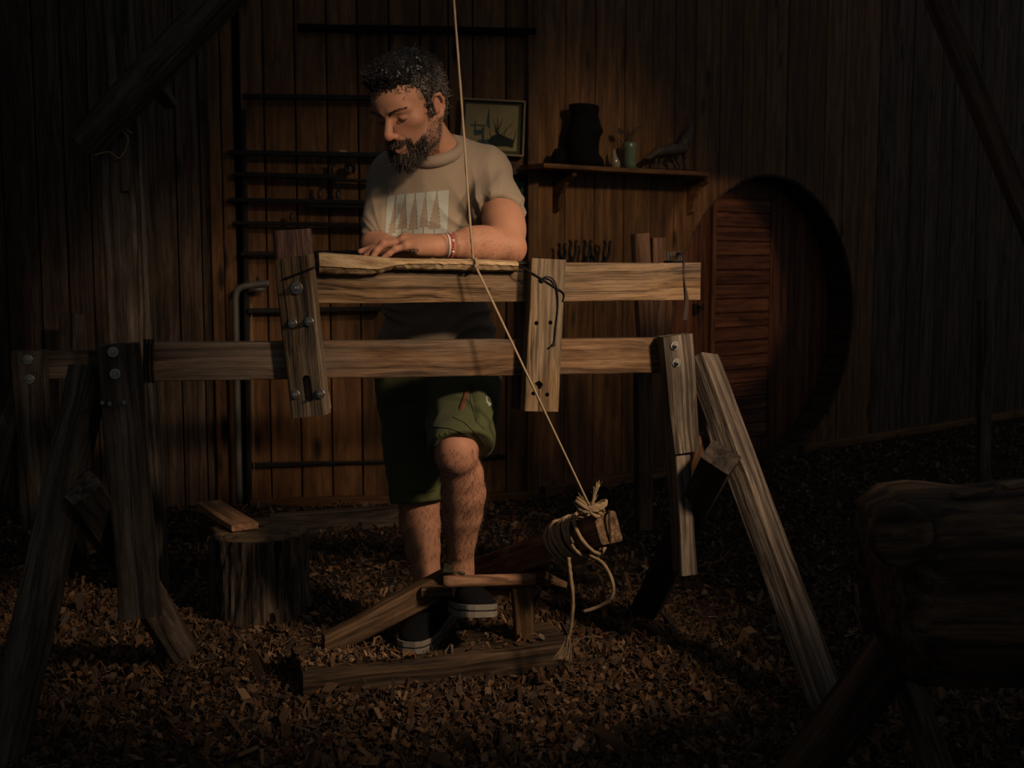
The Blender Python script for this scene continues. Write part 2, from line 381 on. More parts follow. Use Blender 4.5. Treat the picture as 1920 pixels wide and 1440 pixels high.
# ------------------------------------------------------------------ the cask set into the wall
RZ = RIGHT.u; RN = -RIGHT.v                     # along the wall, out into the room
RI = .788
cask = thing('cask', (CC.x, CC.y, 0), 'huge old wine cask set in the right wall with a slatted door in its head', 'cask')
NS = 40
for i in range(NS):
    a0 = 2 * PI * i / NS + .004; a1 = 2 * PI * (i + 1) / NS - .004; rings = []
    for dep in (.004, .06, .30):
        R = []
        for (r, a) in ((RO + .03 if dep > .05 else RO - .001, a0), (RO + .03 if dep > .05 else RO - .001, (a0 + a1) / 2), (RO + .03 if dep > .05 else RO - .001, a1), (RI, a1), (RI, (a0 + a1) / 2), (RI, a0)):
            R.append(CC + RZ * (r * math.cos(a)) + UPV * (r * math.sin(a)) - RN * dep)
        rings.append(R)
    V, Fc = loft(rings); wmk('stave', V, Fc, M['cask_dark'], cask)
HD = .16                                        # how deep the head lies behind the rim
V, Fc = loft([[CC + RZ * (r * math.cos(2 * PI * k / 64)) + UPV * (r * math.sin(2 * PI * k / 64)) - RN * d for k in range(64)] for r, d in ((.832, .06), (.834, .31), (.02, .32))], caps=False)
wmk('gap_blocker', V, Fc, M['cask_dark'], cask)  # added closed layer, blocks sky light leaking through the stave gaps
def hp(px, py): return onplane(px, py, CC - RN * HD, RN)
def hu(px): return (hp(px, 590) - CC).dot(RZ)
ue = [-RI + .002, hu(1300), hu(1328)]
def headboard(name, u0, u1, mat, parent, dep=HD, th=.03, zlo=None, zhi=None):
    R0 = RI - .004; n = 6; top = []; bot = []
    for i in range(n + 1):
        u = u0 + .002 + (u1 - u0 - .004) * i / n; h = math.sqrt(max(R0 * R0 - u * u, .0001))
        top.append((u, min(h, zhi) if zhi is not None else h)); bot.append((u, max(-h, zlo) if zlo is not None else -h))
    poly = bot + top[::-1]
    rings = [[CC + RZ * u + UPV * z - RN * d for u, z in poly] for d in (dep, dep + th)]
    V, Fc = loft(rings); c_ = CC + RZ * ((u0 + u1) / 2) - RN * dep; Mh = frame(c_, c_ + UPV, RZ); Mi = Mh.inverted()
    return mk(name, [Mi @ v for v in V], Fc, mat, parent, Mh)
for a, b in ((-RI + .01, hu(1300)), (hu(1300), hu(1326)), (hu(1446), hu(1490)), (hu(1490), hu(1524)), (hu(1524), RI - .01)):
    headboard('head_board', a, b, M['barrel'], cask)
dz0, dz1 = (hp(1385, 822) - CC).z, (hp(1385, 372) - CC).z
headboard('head_board', hu(1326), hu(1446), M['barrel'], cask, zlo=dz1 + .004)
headboard('head_board', hu(1326), hu(1446), M['barrel'], cask, zhi=dz0 - .004)
u0, u1 = hu(1328), hu(1444); c0 = CC + RZ * ((u0 + u1) / 2) - RN * (HD + .01)
door = beam('cask_door', c0 + UPV * dz0, c0 + UPV * dz1, u1 - u0, .02, M['barrel'], cask, side=RZ, amp=0)
for u in (u0 + .015, u1 - .018):
    beam('door_stile', CC + RZ * u - RN * (HD - .012) + UPV * dz0, CC + RZ * u - RN * (HD - .012) + UPV * dz1, .03, .028, M['barrel'], door, side=RZ)
NB = 17
for i in range(NB):
    a = dz0 + (dz1 - dz0) * i / NB; b = dz0 + (dz1 - dz0) * (i + 1) / NB
    z = (a + b) / 2
    beam('slat', CC + RZ * (u0 + .031) - RN * (HD - .006) + UPV * z, CC + RZ * (u1 - .034) - RN * (HD - .006) + UPV * z, b - a - .007, .02, M['barrel'], door, seg=2, amp=.0008)
V, Fc = merge([lathe_geo(hp(1300, 580) + RN * .012, UPV, [(-.03, .012), (.03, .012)], 8), lathe_geo(hp(1304, 575) + RN * .02, RN, [(-.02, .008), (.02, .008), (.03, .016), (.036, .010)], 10)])
wmk('latch', V, Fc, M['iron'], cask)
# ------------------------------------------------------------------ the lathe in front
b = BENCH
LO = b.q(.75, .05, 0)
lathe = thing('pole_lathe', LO, 'timber pole lathe with two long rails, bolted uprights and splayed trestle legs', 'lathe')
beam('bed_rail', b.p(272, 678, .03), b.p(1240, 665.5, .03), .0925, .06, M['beamw'], lathe, amp=.0012, r=.004)
beam('upper_rail', b.p(588, 531, .035), b.p(1304, 527.5, .035), .0995, .07, M['rail'], lathe, amp=.001, r=.003)
def rz(v, deg): return Matrix.Rotation(math.radians(deg), 3, 'Z') @ v
sl = rz(b.u, -24)
LP0, LP1 = b.p(551, 482, -.03), b.p(583, 779, -.03)
lp = beam('poppet', LP0, LP1, .090, .045, M['poppet'], lathe, side=sl, amp=.002, r=.006, skewA=-.07, skewB=-.05)
nl = sl.cross((LP1 - LP0).normalized()).normalized()
if nl.y > 0: nl = -nl
def face(px, py, P, n, off): return onplane(px, py, P + n * off, n)
cut(lp, [loft([[c + (LP1 - LP0).normalized() * (sz * .022 + .010 * math.cos(2 * PI * k / 16) ) * 1 + sl * (.0105 * math.sin(2 * PI * k / 16)) for k in range(16) for sz in [1 if math.cos(2 * PI * k / 16) > 0 else -1]] for c in (face(577, 728, LP0, nl, .05), face(577, 728, LP0, nl, .001))])])
for px, py, r in ((557, 540, .0155), (549, 606, .0115), (580, 603, .0115), (554, 739, .0115), (601, 738, .0115)):
    bolt(face(px, py, LP0, nl, .0228), nl, r, lp, M['steel'])
beam('poppet_block', b.p(547, 431, .02), b.p(563, 600, .02), .094, .05, M['wet'], lathe, side=b.u, amp=.002, r=.008)
beam('poppet_block', b.p(560, 560, .10), b.p(588, 768, .10), .085, .06, M['poppet'], lathe, side=b.u, amp=.002)
RP0, RP1 = b.p(1025, 485.5, -.024), b.p(1011, 769.5, -.024)
rp_ = beam('poppet', RP0, RP1, .0915, .044, M['poppet'], lathe, side=b.u, amp=.0015, r=.004)
nr = -b.v
def cyl(c, n, r, d0, d1, k=12): return lathe_geo(c + n * d0, n, [(0, r), (d1 - d0, r)], k)
cut(rp_, [cyl(face(x, y, RP0, nr, .022), nr, .0055, -.02, .02) for x, y in ((1006, 606), (1032, 605), (1000, 738), (1026, 740))] + [cyl(face(1010, 722, RP0, nr, .022), nr, .012, -.016, .02, 5)])
beam('poppet_block', b.p(985, 560, .09), b.p(980, 765, .09), .05, .06, M['darkplank'], lathe, side=b.u)
V, Fc = merge([lathe_geo(b.p(990, 494, -.012), -b.u, [(-.02, .006), (.012, .006), (.024, .0045), (.040, .0015)], 10)]); wmk('centre_pin', V, Fc, M['iron'], lathe)
V, Fc = merge([lathe_geo(b.p(575, 497, -.012), b.u, [(-.02, .006), (.016, .006), (.032, .0045), (.044, .0015)], 10)]); wmk('centre_pin', V, Fc, M['iron'], lathe)
# right trestle
rpost = beam('trestle_post', b.p(1260, 640, -.005), b.p(1284, 1072, -.005), .046, .075, M['greywood'], lathe, side=b.u, amp=.002)
cheek = beam('trestle_cheek', b.p(1265, 628, -.03), b.p(1283, 846, -.03), .088, .05, M['greywood'], lathe, side=b.u, amp=.0015, w2=.074)
for px, py in ((1265, 648), (1268, 680)): bolt(face(px, py, b.p(1265, 640, -.055), -b.v, .0005), -b.v, .0125, cheek, M['steel'])
A, B = at(1316, 672, 3.22), at(1572, 1372, 2.78)
beam('leg', A, B, .062, .078, M['greywood'], lathe, side=viewside(A, B, 58), amp=.002, r=.004)
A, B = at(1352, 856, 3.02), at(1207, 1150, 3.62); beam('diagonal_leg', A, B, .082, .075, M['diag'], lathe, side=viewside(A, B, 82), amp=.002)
beam('rear_leg', at(1311, 675, 3.27), at(1362, 880, 3.33), .06, .06, M['greywood'], lathe, side=Vector((1, 0, 0)))
beam('gusset', at(1318, 815, 3.32), at(1290, 890, 3.35), .06, .03, M['bar'], lathe, side=Vector((1, 0, 0)))
# left trestle
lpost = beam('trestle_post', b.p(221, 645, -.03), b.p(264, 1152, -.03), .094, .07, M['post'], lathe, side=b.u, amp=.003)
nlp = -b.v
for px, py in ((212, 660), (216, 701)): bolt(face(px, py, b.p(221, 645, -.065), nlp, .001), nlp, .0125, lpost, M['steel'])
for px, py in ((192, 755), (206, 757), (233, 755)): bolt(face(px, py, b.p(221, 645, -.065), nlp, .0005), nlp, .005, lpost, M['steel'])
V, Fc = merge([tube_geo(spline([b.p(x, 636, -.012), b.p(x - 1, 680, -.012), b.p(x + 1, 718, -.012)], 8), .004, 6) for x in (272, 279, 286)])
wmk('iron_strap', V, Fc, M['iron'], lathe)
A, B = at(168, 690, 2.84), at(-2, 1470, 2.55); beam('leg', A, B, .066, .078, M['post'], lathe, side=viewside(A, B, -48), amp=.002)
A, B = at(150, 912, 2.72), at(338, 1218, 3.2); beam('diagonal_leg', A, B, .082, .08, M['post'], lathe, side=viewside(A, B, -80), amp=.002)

# ------------------------------------------------------------------ the second lathe behind
L2 = thing('rear_lathe', REAR.q(1.0, .05, 0), 'second lower timber lathe standing behind the front one', 'lathe')
beam('bed_rail', REAR.p(80, 684, .03), REAR.q(2.1, .03, .76), .093, .06, M['post'], L2)
p2 = beam('trestle_post', REAR.p(55, 657, -.04), REAR.p(76, 990, -.04), .105, .07, M['post'], L2, side=REAR.u, amp=.003)
for px, py in ((52, 674), (55, 711)): bolt(face(px, py, REAR.p(55, 657, -.075), -REAR.v, .001), -REAR.v, .016, p2, M['steel'])
A, B = REAR.p(40, 720, .05), atz(-70, 1130, .0); beam('leg', A, B, .07, .07, M['post'], L2, side=Vector((1, 0, 0)))
A, B = REAR.p(70, 900, .0), atz(150, 1040, .0); beam('diagonal_leg', A, B, .07, .07, M['post'], L2, side=Vector((1, 0, 0)))
beam('poppet', REAR.p(1200, 438, -.02), REAR.p(1213, 665, -.02), .060, .05, M['bar'], L2, side=REAR.u, amp=.002, r=.006)
beam('poppet', REAR.p(1233, 446, -.015), REAR.p(1238, 665, -.015), .056, .05, M['bar'], L2, side=REAR.u, amp=.002, r=.008)
beam('trestle_post', REAR.p(1205, 655, .0), REAR.p(1206, 990, .0), .055, .07, M['darkplank'], L2, side=REAR.u)
# ------------------------------------------------------------------ work piece, cords
def billet():
    us = np.linspace(0, 1, 46); rings = []
    A = b.p(597, 492, -.014); B = b.p(968, 497, -.014); L = (B - A).length; U = (B - A).normalized(); Vv = b.v
    for i, f in enumerate(us):
        x = 597 + 371 * f
        top = np.interp(x, [597, 604, 640, 700, 740, 800, 880, 968], [474, 473, 476, 480, 484, 485, 485.5, 489])
        low = np.interp(x, [597, 640, 690, 710, 735, 770, 860, 940, 968], [499, 501, 504, 504, 497, 494, 495, 497, 498])
        bot = np.interp(x, [597, 640, 690, 712, 735, 770, 860, 940, 968], [513, 515, 516, 513, 505, 506, 508, 509, 510])
        j = noise.noise((x * .06, 1, 0)) * 1.3; k = noise.noise((x * .09, 5, 0)) * 2.2; m = noise.noise((x * .12, 9, 0)) * 2.0
        wd = np.interp(x, [597, 740, 968], [1.25, 1.0, .9])
        sec = [(top + j * .5, .022 * wd), (top + j * .4, -.004), (top + 2.5 + j, -.020 * wd), (low - 6 + j, -.034 * wd), (low + k, -.040 * wd), (low + 2 + k, -.034 * wd),
               (bot - 3 + m, -.022 * wd), (bot + m, -.006), (bot + m, .014), (low + 2, .030 * wd)]
        R = []
        for py, dv in sec:
            p = b.p(x, py, -.014); R.append(p + Vv * dv * .75)
        if i == 0: R = [p - U * (.006 * noise.noise((q, 2, 2))) for q, p in enumerate(R)]
        rings.append(R)
    V, Fc = loft(rings); return wmk('work_piece', V, Fc, M['fresh'])
tag(billet(), 'pale split billet mounted between the lathe uprights under the hand', 'billet')

EB = at(1141, 989, 2.96)                          # centre of the treadle beam's end face
WP = b.p(889, 497, -.018)                        # where the cord turns around the billet
cpts = [at(793, -750, 3.05), at(843, -110, 3.0), at(851, 0, 3.0), at(866, 200, 2.985), at(880, 400, 2.97), b.p(887, 487, -.045)]
cordA = spline(cpts, 60)
wrap = []
for i in range(50):
    a = 2 * PI * i / 16 + PI * .5
    wrap.append(WP + b.u * (.007 * i / 49 - .004) + b.v * (-.002 - .030 * math.sin(a)) + UPV * (.0165 * math.cos(a) + .001))
tailC = [b.p(892, 500, -.052), at(1000, 727, 2.93), at(1085, 905, 2.93), at(1106, 950, 2.95)]
V, Fc = merge([tube_geo(cordA, .0030, 8, twist=600), tube_geo(wrap, .0024, 8, twist=600), tube_geo([tailC[0].lerp(tailC[1], k / 12) for k in range(12)] + [tailC[1].lerp(tailC[3], k / 12) for k in range(13)], .0030, 8, twist=600)])
tag(wmk('drive_cord', V, Fc, M['cord'], smooth=True), 'taut pale drive cord from above, round the billet, down to the treadle', 'cord')
RPF = lambda x, y, o=.003: face(x, y, RP0, nr, .022 + o)
blk = [spline([b.p(972, 497, -.035), RPF(992, 508), RPF(1018, 524), RPF(1040, 538), RPF(1057, 550), RPF(1055, 566, .001)], 30),
       spline([RPF(1014, 524, .006), RPF(1024, 519, .010), RPF(1036, 523, .008), RPF(1044, 540, .005), RPF(1046, 575), RPF(1042, 615), RPF(1039, 643), RPF(1036, 648, .006), RPF(1028, 653)], 40)]
knots = [tube_geo([RPF(1017 + 4 * math.cos(t * .9), 525 + 3.2 * math.sin(t * 1.3), .005 + .003 * math.sin(t)) for t in range(14)], .0022, 6),
         tube_geo([RPF(1038 + 2.5 * math.cos(t * .9), 646 + 2 * math.sin(t * 1.3), .004) for t in range(10)], .002, 6)]
V, Fc = merge([tube_geo(q, .0021, 6) for q in blk] + knots)
tag(wmk('black_cord', V, Fc, M['black'], smooth=True), 'black cord knotted across the right lathe upright', 'cord')
FL = lambda x, y, o=.004: face(x, y, LP0, nl, .0225 + o)
tag(tube('tie_cord', [FL(531, 523, -.01)] + [FL(534 + 6.0 * i, 523 - 2.3 * i, .0025) for i in range(10)] + [FL(592, 499, -.012)], .0026, M['black']), 'dark cord tied slanting across the left lathe upright', 'cord')
st = spline([b.p(1268, 486, .085), b.p(1274, 473, .07), b.p(1281, 480, .02), b.p(1283, 494, -.004), b.p(1284, 530, -.004), b.p(1288, 562, -.004), b.p(1284, 600, -.002)], 24)
rings = [[p + b.u * (.006 * w_) + b.v * d for w_, d in ((-1, 0), (1, 0), (1, -.002), (-1, -.002))] for p, w_ in [(p, 1) for p in st]]
V, Fc = loft([[p + b.u * (.0035 + .003 * math.sin(i * .35)) * s + b.v * d for s, d in ((-1, .001), (1, .001), (1, -.0015), (-1, -.0015))] for i, p in enumerate(st)])
tag(wmk('leather_thong', V, Fc, M['leather']), 'dark leather thong hanging over the right end of the upper rail', 'strap')
fb = thing('rod_rack', b.p(1264, 494, .095), 'small rack of thin steel rods behind the right end of the upper rail', 'rack')
beam('base', b.p(1249, 497, .095), b.p(1281, 497, .095), .02, .04, M['soot'], fb)
for i in range(6): 
    x = 1252 + i * 5
    V, Fc = tube_geo([b.p(x, 497, .095), b.p(x + .5, 471 + (i % 2), .095)], .0022, 6); wmk('rod', V, Fc, M['steel'], fb)

# ------------------------------------------------------------------ treadle on its base plank
bpA, bpB = atz(556, 1258, .035), atz(1052, 1212, .035)
bp_l, bp_r = atz(557, 1236, .07), atz(1050, 1186, .07)
bp_l.z = bp_r.z = .035
o = beam('base_plank', bp_l, bp_r, .215, .07, M['oldplank'], None, side=rz((bp_r - bp_l).normalized(), 90), amp=.003, r=.006)
tag(o, 'thick worn plank lying in the chips under the treadle', 'plank')
tr = thing('treadle', atz(620, 1225, .07), 'foot treadle of a slanting beam, peeled cross bar and short support leg', 'treadle')
A, B = at(606, 1214, 3.1), at(848, 1084, 3.22); beam('arm', A, B, .062, .05, M['treadle'], tr, side=UPV, amp=.003, w2=.066, skewA=.5)
BM0 = at(880, 1080, 3.46); BM1 = EB
beam('treadle_beam', BM0, BM1, .080, .072, M['treadle'], tr, side=UPV, amp=.0018, r=.008)
U = (at(1003, 1086, 3.14) - at(831, 1091, 3.10)); cb = at(831, 1091, 3.10); ax = U.normalized(); x_ = ax.orthogonal().normalized(); y_ = ax.cross(x_)
V, Fc = loft([ringpts(cb + U * f, x_, y_, .0165 + .0012 * noise.noise((f * 9, 0, 0)), .0165 + .0012 * noise.noise((f * 9, 4, 0)), 14) for f in np.linspace(0, 1, 16)])
wmk('cross_bar', V, Fc, M['bar'], tr, smooth=True)
beam('branch', at(790, 1110, 3.16), at(955, 1104, 3.18), .026, .035, M['treadle'], tr, amp=.003)
beam('support_leg', at(977, 1096, 3.16), at(981, 1196, 3.20), .052, .05, M['treadle'], tr, side=Vector((1, .2, 0)), w2=.048)
beam('foot_strap', at(833, 1064, 3.15), at(872, 1076, 3.13), .03, .01, M['matgreen'], tr, w2=.006, amp=0)
beam('spacer', at(1000, 1075, 3.2), at(1052, 1095, 3.3), .035, .04, M['treadle'], tr, w2=.02)

# rope wound on the treadle beam
ropeg = []; bd = (BM1 - BM0).normalized(); bx = bd.orthogonal().normalized(); by = bd.cross(bx); LB = (BM1 - BM0).length
turns = 9; pts = []
for i in range(turns * 18):
    f = i / (turns * 18 - 1); s = LB * (.70 + .17 * f); a = 2 * PI * i / 18; sw = .012 * math.sin(a + .6)
    rr = .0555 + .005 * math.sin(a * .37 + 1) + .004 * random.random()
    pts.append(BM0 + bd * (s + sw) + bx * rr * math.cos(a) + by * rr * math.sin(a))
ropeg.append(tube_geo(pts, .0052, 8, twist=330))
pts = []
for i in range(3 * 18):
    f = i / 53; a = 2 * PI * i / 18 + 1; rr = .062; pts.append(BM0 + bd * (LB * (.69 + .22 * f) + .03 * math.cos(a)) + bx * rr * math.cos(a) + by * rr * math.sin(a))
ropeg.append(tube_geo(pts, .005, 8, twist=330))
ropeg.append(tube_geo(spline([at(1106, 1042, 2.93), at(1132, 1058, 2.90), at(1149, 1094, 2.89), at(1145, 1122, 2.90), at(1122, 1138, 2.92), at(1094, 1147, 2.93)], 40), .0048, 8, twist=330))
ropeg.append(tube_geo(spline([at(1066, 1045, 2.95), at(1070, 1080, 2.94), at(1074, 1120, 2.94), at(1072, 1165, 2.95), at(1066, 1195, 2.96)], 40), .0048, 8, twist=330))
for i in range(70):                                 # frayed end
    x = random.gauss(0, 1); y = random.gauss(0, 1)
    ropeg.append(tube_geo(spline([at(1066 + x, 1190, 2.96 + .002 * y), at(1064 + 4 * x, 1212, 2.96 + .004 * y), at(1058 + 7 * x, 1230, 2.95 + .006 * y), at(1055 + 8.5 * x + 3 * y, 1244 + 4 * y, 2.95 + .01 * y)], 7), [.0011] * 6 + [.0004], 4))
K = at(1108, 953, 2.95)
for i in range(5):                                  # knot on top
    ph = i * 1.3; ropeg.append(tube_geo([K + Vector(((.022 + .004 * i) * math.cos(t + ph), .02 * math.sin(t + ph), .010 * math.sin(2 * t + ph) + .004 * i - .008)) for t in np.linspace(0, 6.28, 20)], .0052, 8, twist=330))
for dx, dy, n_ in ((12, -43, 10), (-20, -18, 16), (20, -4, 14), (-16, 0, 10), (8, -20, 6)):
    for i in range(n_):
        x = random.gauss(0, 2.2); y = random.gauss(0, 2.2)
        ropeg.append(tube_geo(spline([K, at(1108 + dx * .5 + x * .4, 953 + dy * .5 + y * .4, 2.95), at(1108 + dx + x, 953 + dy + y, 2.95 + .002 * x), at(1108 + dx * 1.15 + 1.6 * x, 953 + dy * 1.12 + 1.6 * y, 2.95)], 7), [.0015] * 6 + [.0006], 4))
ropeg.append(tube_geo(spline([K, at(1116, 925, 2.95), at(1123, 908, 2.95)], 8), .004, 6))
V, Fc = merge(ropeg); tag(wmk('rope', V, Fc, M['rope'], smooth=True), 'frayed sisal rope wound round the raised end of the treadle beam', 'rope')
cl = [EB + bd * .002 + q for q in (at(1143, 964, 2.96) - EB, at(1143, 1017, 2.96) - EB)]
sp = spline([at(1141, 958, 2.99), at(1142.5, 962, 2.955), at(1143, 990, 2.945), at(1143.5, 1018, 2.945), at(1140, 1023, 2.97), at(1128, 1022, 2.99)], 20)
tag(tube('binding_cord', sp, .0035, M['leather'], n=6), 'dark cord bound over the end face of the treadle beam', 'cord')

# ------------------------------------------------------------------ stump and billet
SP = atz(486, 1187, 0); SC_ = Vector((at(486, 999, 3.67).x, 3.67, 0)); SR = .148; SH = .266
stump = thing('stump', SC_, 'low chopping stump with shaggy bark standing left of the man', 'stump')
rings = []; NN = 96
for i, f in enumerate(np.linspace(0, 1, 22)):
    R = []
    for j in range(NN):
        a = 2 * PI * j / NN; ca, sa = math.cos(a), math.sin(a)
        r = SR * (1.0 + .06 * (1 - f) ** 3) + .010 * noise.noise((ca * 7, sa * 7, f * 1.2)) + .008 * abs(noise.noise((ca * 22, sa * 22, f * 2.2))) + .005 * noise.noise((ca * 40, sa * 40, f * 6))
        R.append(Vector((r * ca, r * sa, -.02 + (SH + .012) * f)))
    rings.append(R)
# local X must run up the trunk for the bark grain
def upright(name, rings, mat, parent, org):
    RM = Matrix(((0, 0, -1, 0), (0, 1, 0, 0), (1, 0, 0, 0), (0, 0, 0, 1)))
    V, Fc = loft(rings); Ri = RM.inverted()
    return mk(name, [Ri @ Vector(v) for v in V], Fc, mat, parent, Matrix.Translation(org) @ RM)
upright('bark', rings, M['bark'], stump, SC_)
rings = []
for q in (1.0, .97, .9, .7, .5, .3, .1):
    R = []
    for j in range(NN):
        a = 2 * PI * j / NN; ca, sa = math.cos(a), math.sin(a)
        crack = -.006 * max(0, 1 - abs(((j * 7 / NN) % 1) - .5) * 14) * q
        R.append(Vector((SR * .985 * q * ca, SR * .985 * q * sa, SH + (0 if q == 1 else .010) + .005 * noise.noise((ca * 3 * q, sa * 3 * q, 2)) + crack - .008 * (q > .98))))
    rings.append(R)
V, Fc = loft(rings, caps=False); mk('sawn_top', V, Fc, M['endgrain'], stump, Matrix.Translation(SC_), smooth=True)
A = (atz(369.5, 948, .30) + atz(412, 942, .30)) / 2; B = (atz(465, 978, .289) + atz(454, 1000, .289)) / 2
o = beam('split_board', A, B, .085, .02, M['bar'], None, side=Vector((1, .6, 0)), amp=.002, r=.003); tag(o, 'split piece of board lying across the stump and jutting out behind', 'board')

# ------------------------------------------------------------------ log bench in the right foreground
LG0 = at(1612, 1120, 2.1)
log = thing('log_bench', (1.0, 2.15, 0), 'dark heavy log bench on splayed legs in the right foreground', 'bench')
rings = []
for i, f in enumerate(np.linspace(0, 1, 22)):
    x = .675 + .80 * f; e = min(1, f / .06); R = []
    for j in range(40):
        a = 2 * PI * j / 40; ca, sa = math.cos(a), math.sin(a)
        yy = .20 * math.copysign(abs(ca) ** .6, ca); zz = .165 * math.copysign(abs(sa) ** .55, sa)
        sc = (.80 + .20 * e ** .5); nz = .018 * noise.noise((ca * 2.2 + 3, sa * 2.2, x * 5)) + .007 * noise.noise((ca * 8, sa * 8, x * 14))
        top = .02 * f if sa > .3 else 0
        R.append(Vector((x + .03 * (1 - f) * noise.noise((ca * 2, sa * 2, 7)) - (.02 * sa * (1 - e)), 2.15 + yy * sc + nz * ca, .515 + zz * sc + nz * sa * 1.2 + top)))
    rings.append(R)
V, Fc = loft(rings); wmk('log', V, Fc, M['logdark'], log, smooth=True)
kc = at(1700, 1012, 1.97)
V, Fc = lathe_geo(kc + Vector((0, .03, 0)), Vector((-.15, -1, .1)).normalized(), [(-.02, .055), (.005, .055), (.016, .050), (.018, .04), (.014, .025), (.018, .012)], 20); wmk('branch_stub', V, Fc, M['logdark'], log, smooth=True)
A = Vector((.70, 2.12, .40)); B = at(1480, 1475, 2.2); B = A + (B - A) * ((A.z + .01) / max(A.z - B.z, .05)); beam('leg', A, B, .085, .085, M['logdark'], log, side=Vector((0, 1, 0)), amp=.004, r=.02)
A, B = Vector((.72, 2.3, .42)), atz(1790, 1520, -.01); beam('leg', A, B, .06, .06, M['greywood'], log, side=Vector((0, 1, 0)), amp=.004, r=.012)
beam('leg', (1.3, 2.12, .42), (1.5, 1.85, -.01), .08, .08, M['logdark'], log, side=Vector((0, 1, 0)), r=.02)
for i, (x, y, l) in enumerate(((1668, 958, 60), (1700, 948, 90), (1790, 930, 70), (1880, 914, 60))):
    A = at(x, y, 2.1); B = at(x + l, y - l * .09, 2.13); A.z = min(A.z, .70); B.z = A.z + .004
    o = beam('splinter', A, B, .03, .012, M['treadle'], log, side=Vector((0, 1, 0)), amp=.004, w2=.012)

# ------------------------------------------------------------------ things on the walls
def wallpoly(pl, pts, off, th=.002): 
    return loft([[pl.p(x, y, off) for x, y in pts], [pl.p(x, y, off + th) for x, y in pts]])
corn = [(866, 184), (985, 190), (981, 294), (862, 288)]
pic = thing('painting', BACK.p(922, 292, -.02), 'framed ink painting of grasses and a spire hanging behind the man', 'painting')
def lerp4(u, v): 
    a = np.array(corn[0]) * (1 - u) + np.array(corn[1]) * u; c = np.array(corn[3]) * (1 - u) + np.array(corn[2]) * u
    return tuple(a * (1 - v) + c * v)
for (a, c) in (((0, .012), (1, .012)), ((0, .988), (1, .988)), ((.011, 0), (.011, 1)), ((.989, 0), (.989, 1))):
    beam('frame_bar', BACK.p(*lerp4(*a), -.03), BACK.p(*lerp4(*c), -.03), .008, .024, M['brass'], pic, side=BACK.v.cross(BACK.p(*lerp4(*c), -.03) - BACK.p(*lerp4(*a), -.03)), amp=0, r=.002)
V, Fc = wallpoly(BACK, [lerp4(0, 0), lerp4(1, 0), lerp4(1, 1), lerp4(0, 1)], -.022, .008); wmk('mount', V, Fc, M['matgreen'], pic)
V, Fc = wallpoly(BACK, [lerp4(.07, .09), lerp4(.90, .09), lerp4(.89, .91), lerp4(.07, .91)], -.0235, .003); wmk('sheet', V, Fc, M['canvas'], pic)
def blade(u0, v0, u1, v1, w_, bend): 
    n_ = 7; L_ = []; R_ = []
    for i in range(n_):
        f = i / (n_ - 1); u = u0 + (u1 - u0) * f + bend * math.sin(f * PI) * .5; v = v0 + (v1 - v0) * f; ww = w_ * (1 - f) + .002
        L_.append((u - ww, v)); R_.append((u + ww, v))
    return [lerp4(*q) for q in L_ + R_[::-1]]
inks = [blade(.58, .80, .575, .30, .018, 0), blade(.56, .6, .50, .35, .010, .02), blade(.58, .55, .65, .32, .010, .02), blade(.55, .8, .45, .55, .013, -.03), blade(.6, .8, .82, .42, .012, -.12), blade(.62, .8, .86, .55, .012, -.10),
        blade(.7, .82, .85, .36, .010, -.16), blade(.5, .82, .42, .68, .012, -.04), blade(.8, .85, .87, .5, .012, .04), blade(.60, .6, .72, .48, .008, -.06)]
geos = [wallpoly(BACK, q, -.0246, .001) for q in inks] + [wallpoly(BACK, [lerp4(*q) for q in ((.44, .72), (.52, .64), (.6, .60), (.72, .66), (.83, .70), (.84, .84), (.70, .83), (.55, .84), (.45, .80))], -.0244, .001)]
V, Fc = merge(geos); wmk('ink_drawing', V, Fc, M['ink'], pic)
wash = [[(.425, .50), (.40, .42), (.435, .14), (.455, .42), (.46, .52)], [(.20, .56), (.34, .55), (.34, .64), (.22, .66)], [(.33, .5), (.37, .5), (.38, .76), (.34, .76)], [(.27, .73), (.44, .73), (.46, .80), (.30, .81)], [(.15, .46), (.40, .46), (.40, .485), (.15, .49)], [(.215, .40), (.235, .40), (.24, .56), (.215, .56)]]
V, Fc = merge([wallpoly(BACK, [lerp4(*q) for q in s_], -.0246, .001) for s_ in wash]); wmk('blue_wash', V, Fc, M['inkblue'], pic)
p3 = thing('small_picture', BACK.p(968, 415, -.02), 'small dark framed picture below the painting beside the sleeve', 'picture')
for a, c in (((950, 336), (988, 337)), ((948, 414), (985, 415)), ((949, 336), (947, 414)), ((987, 337), (984, 415))):
    beam('frame_bar', BACK.p(*a, -.03), BACK.p(*c, -.03), .012, .02, M['soot'], p3, side=BACK.v.cross(BACK.p(*c, -.03) - BACK.p(*a, -.03)), amp=0)
V, Fc = wallpoly(BACK, [(951, 338), (986, 339), (983, 413), (949, 412)], -.022, .004); wmk('sheet', V, Fc, M['inkblue'], p3)
V, Fc = wallpoly(BACK, [(962, 350), (976, 345), (981, 372), (970, 380)], -.0235, .002); wmk('dark_shape', V, Fc, M['ink'], p3)

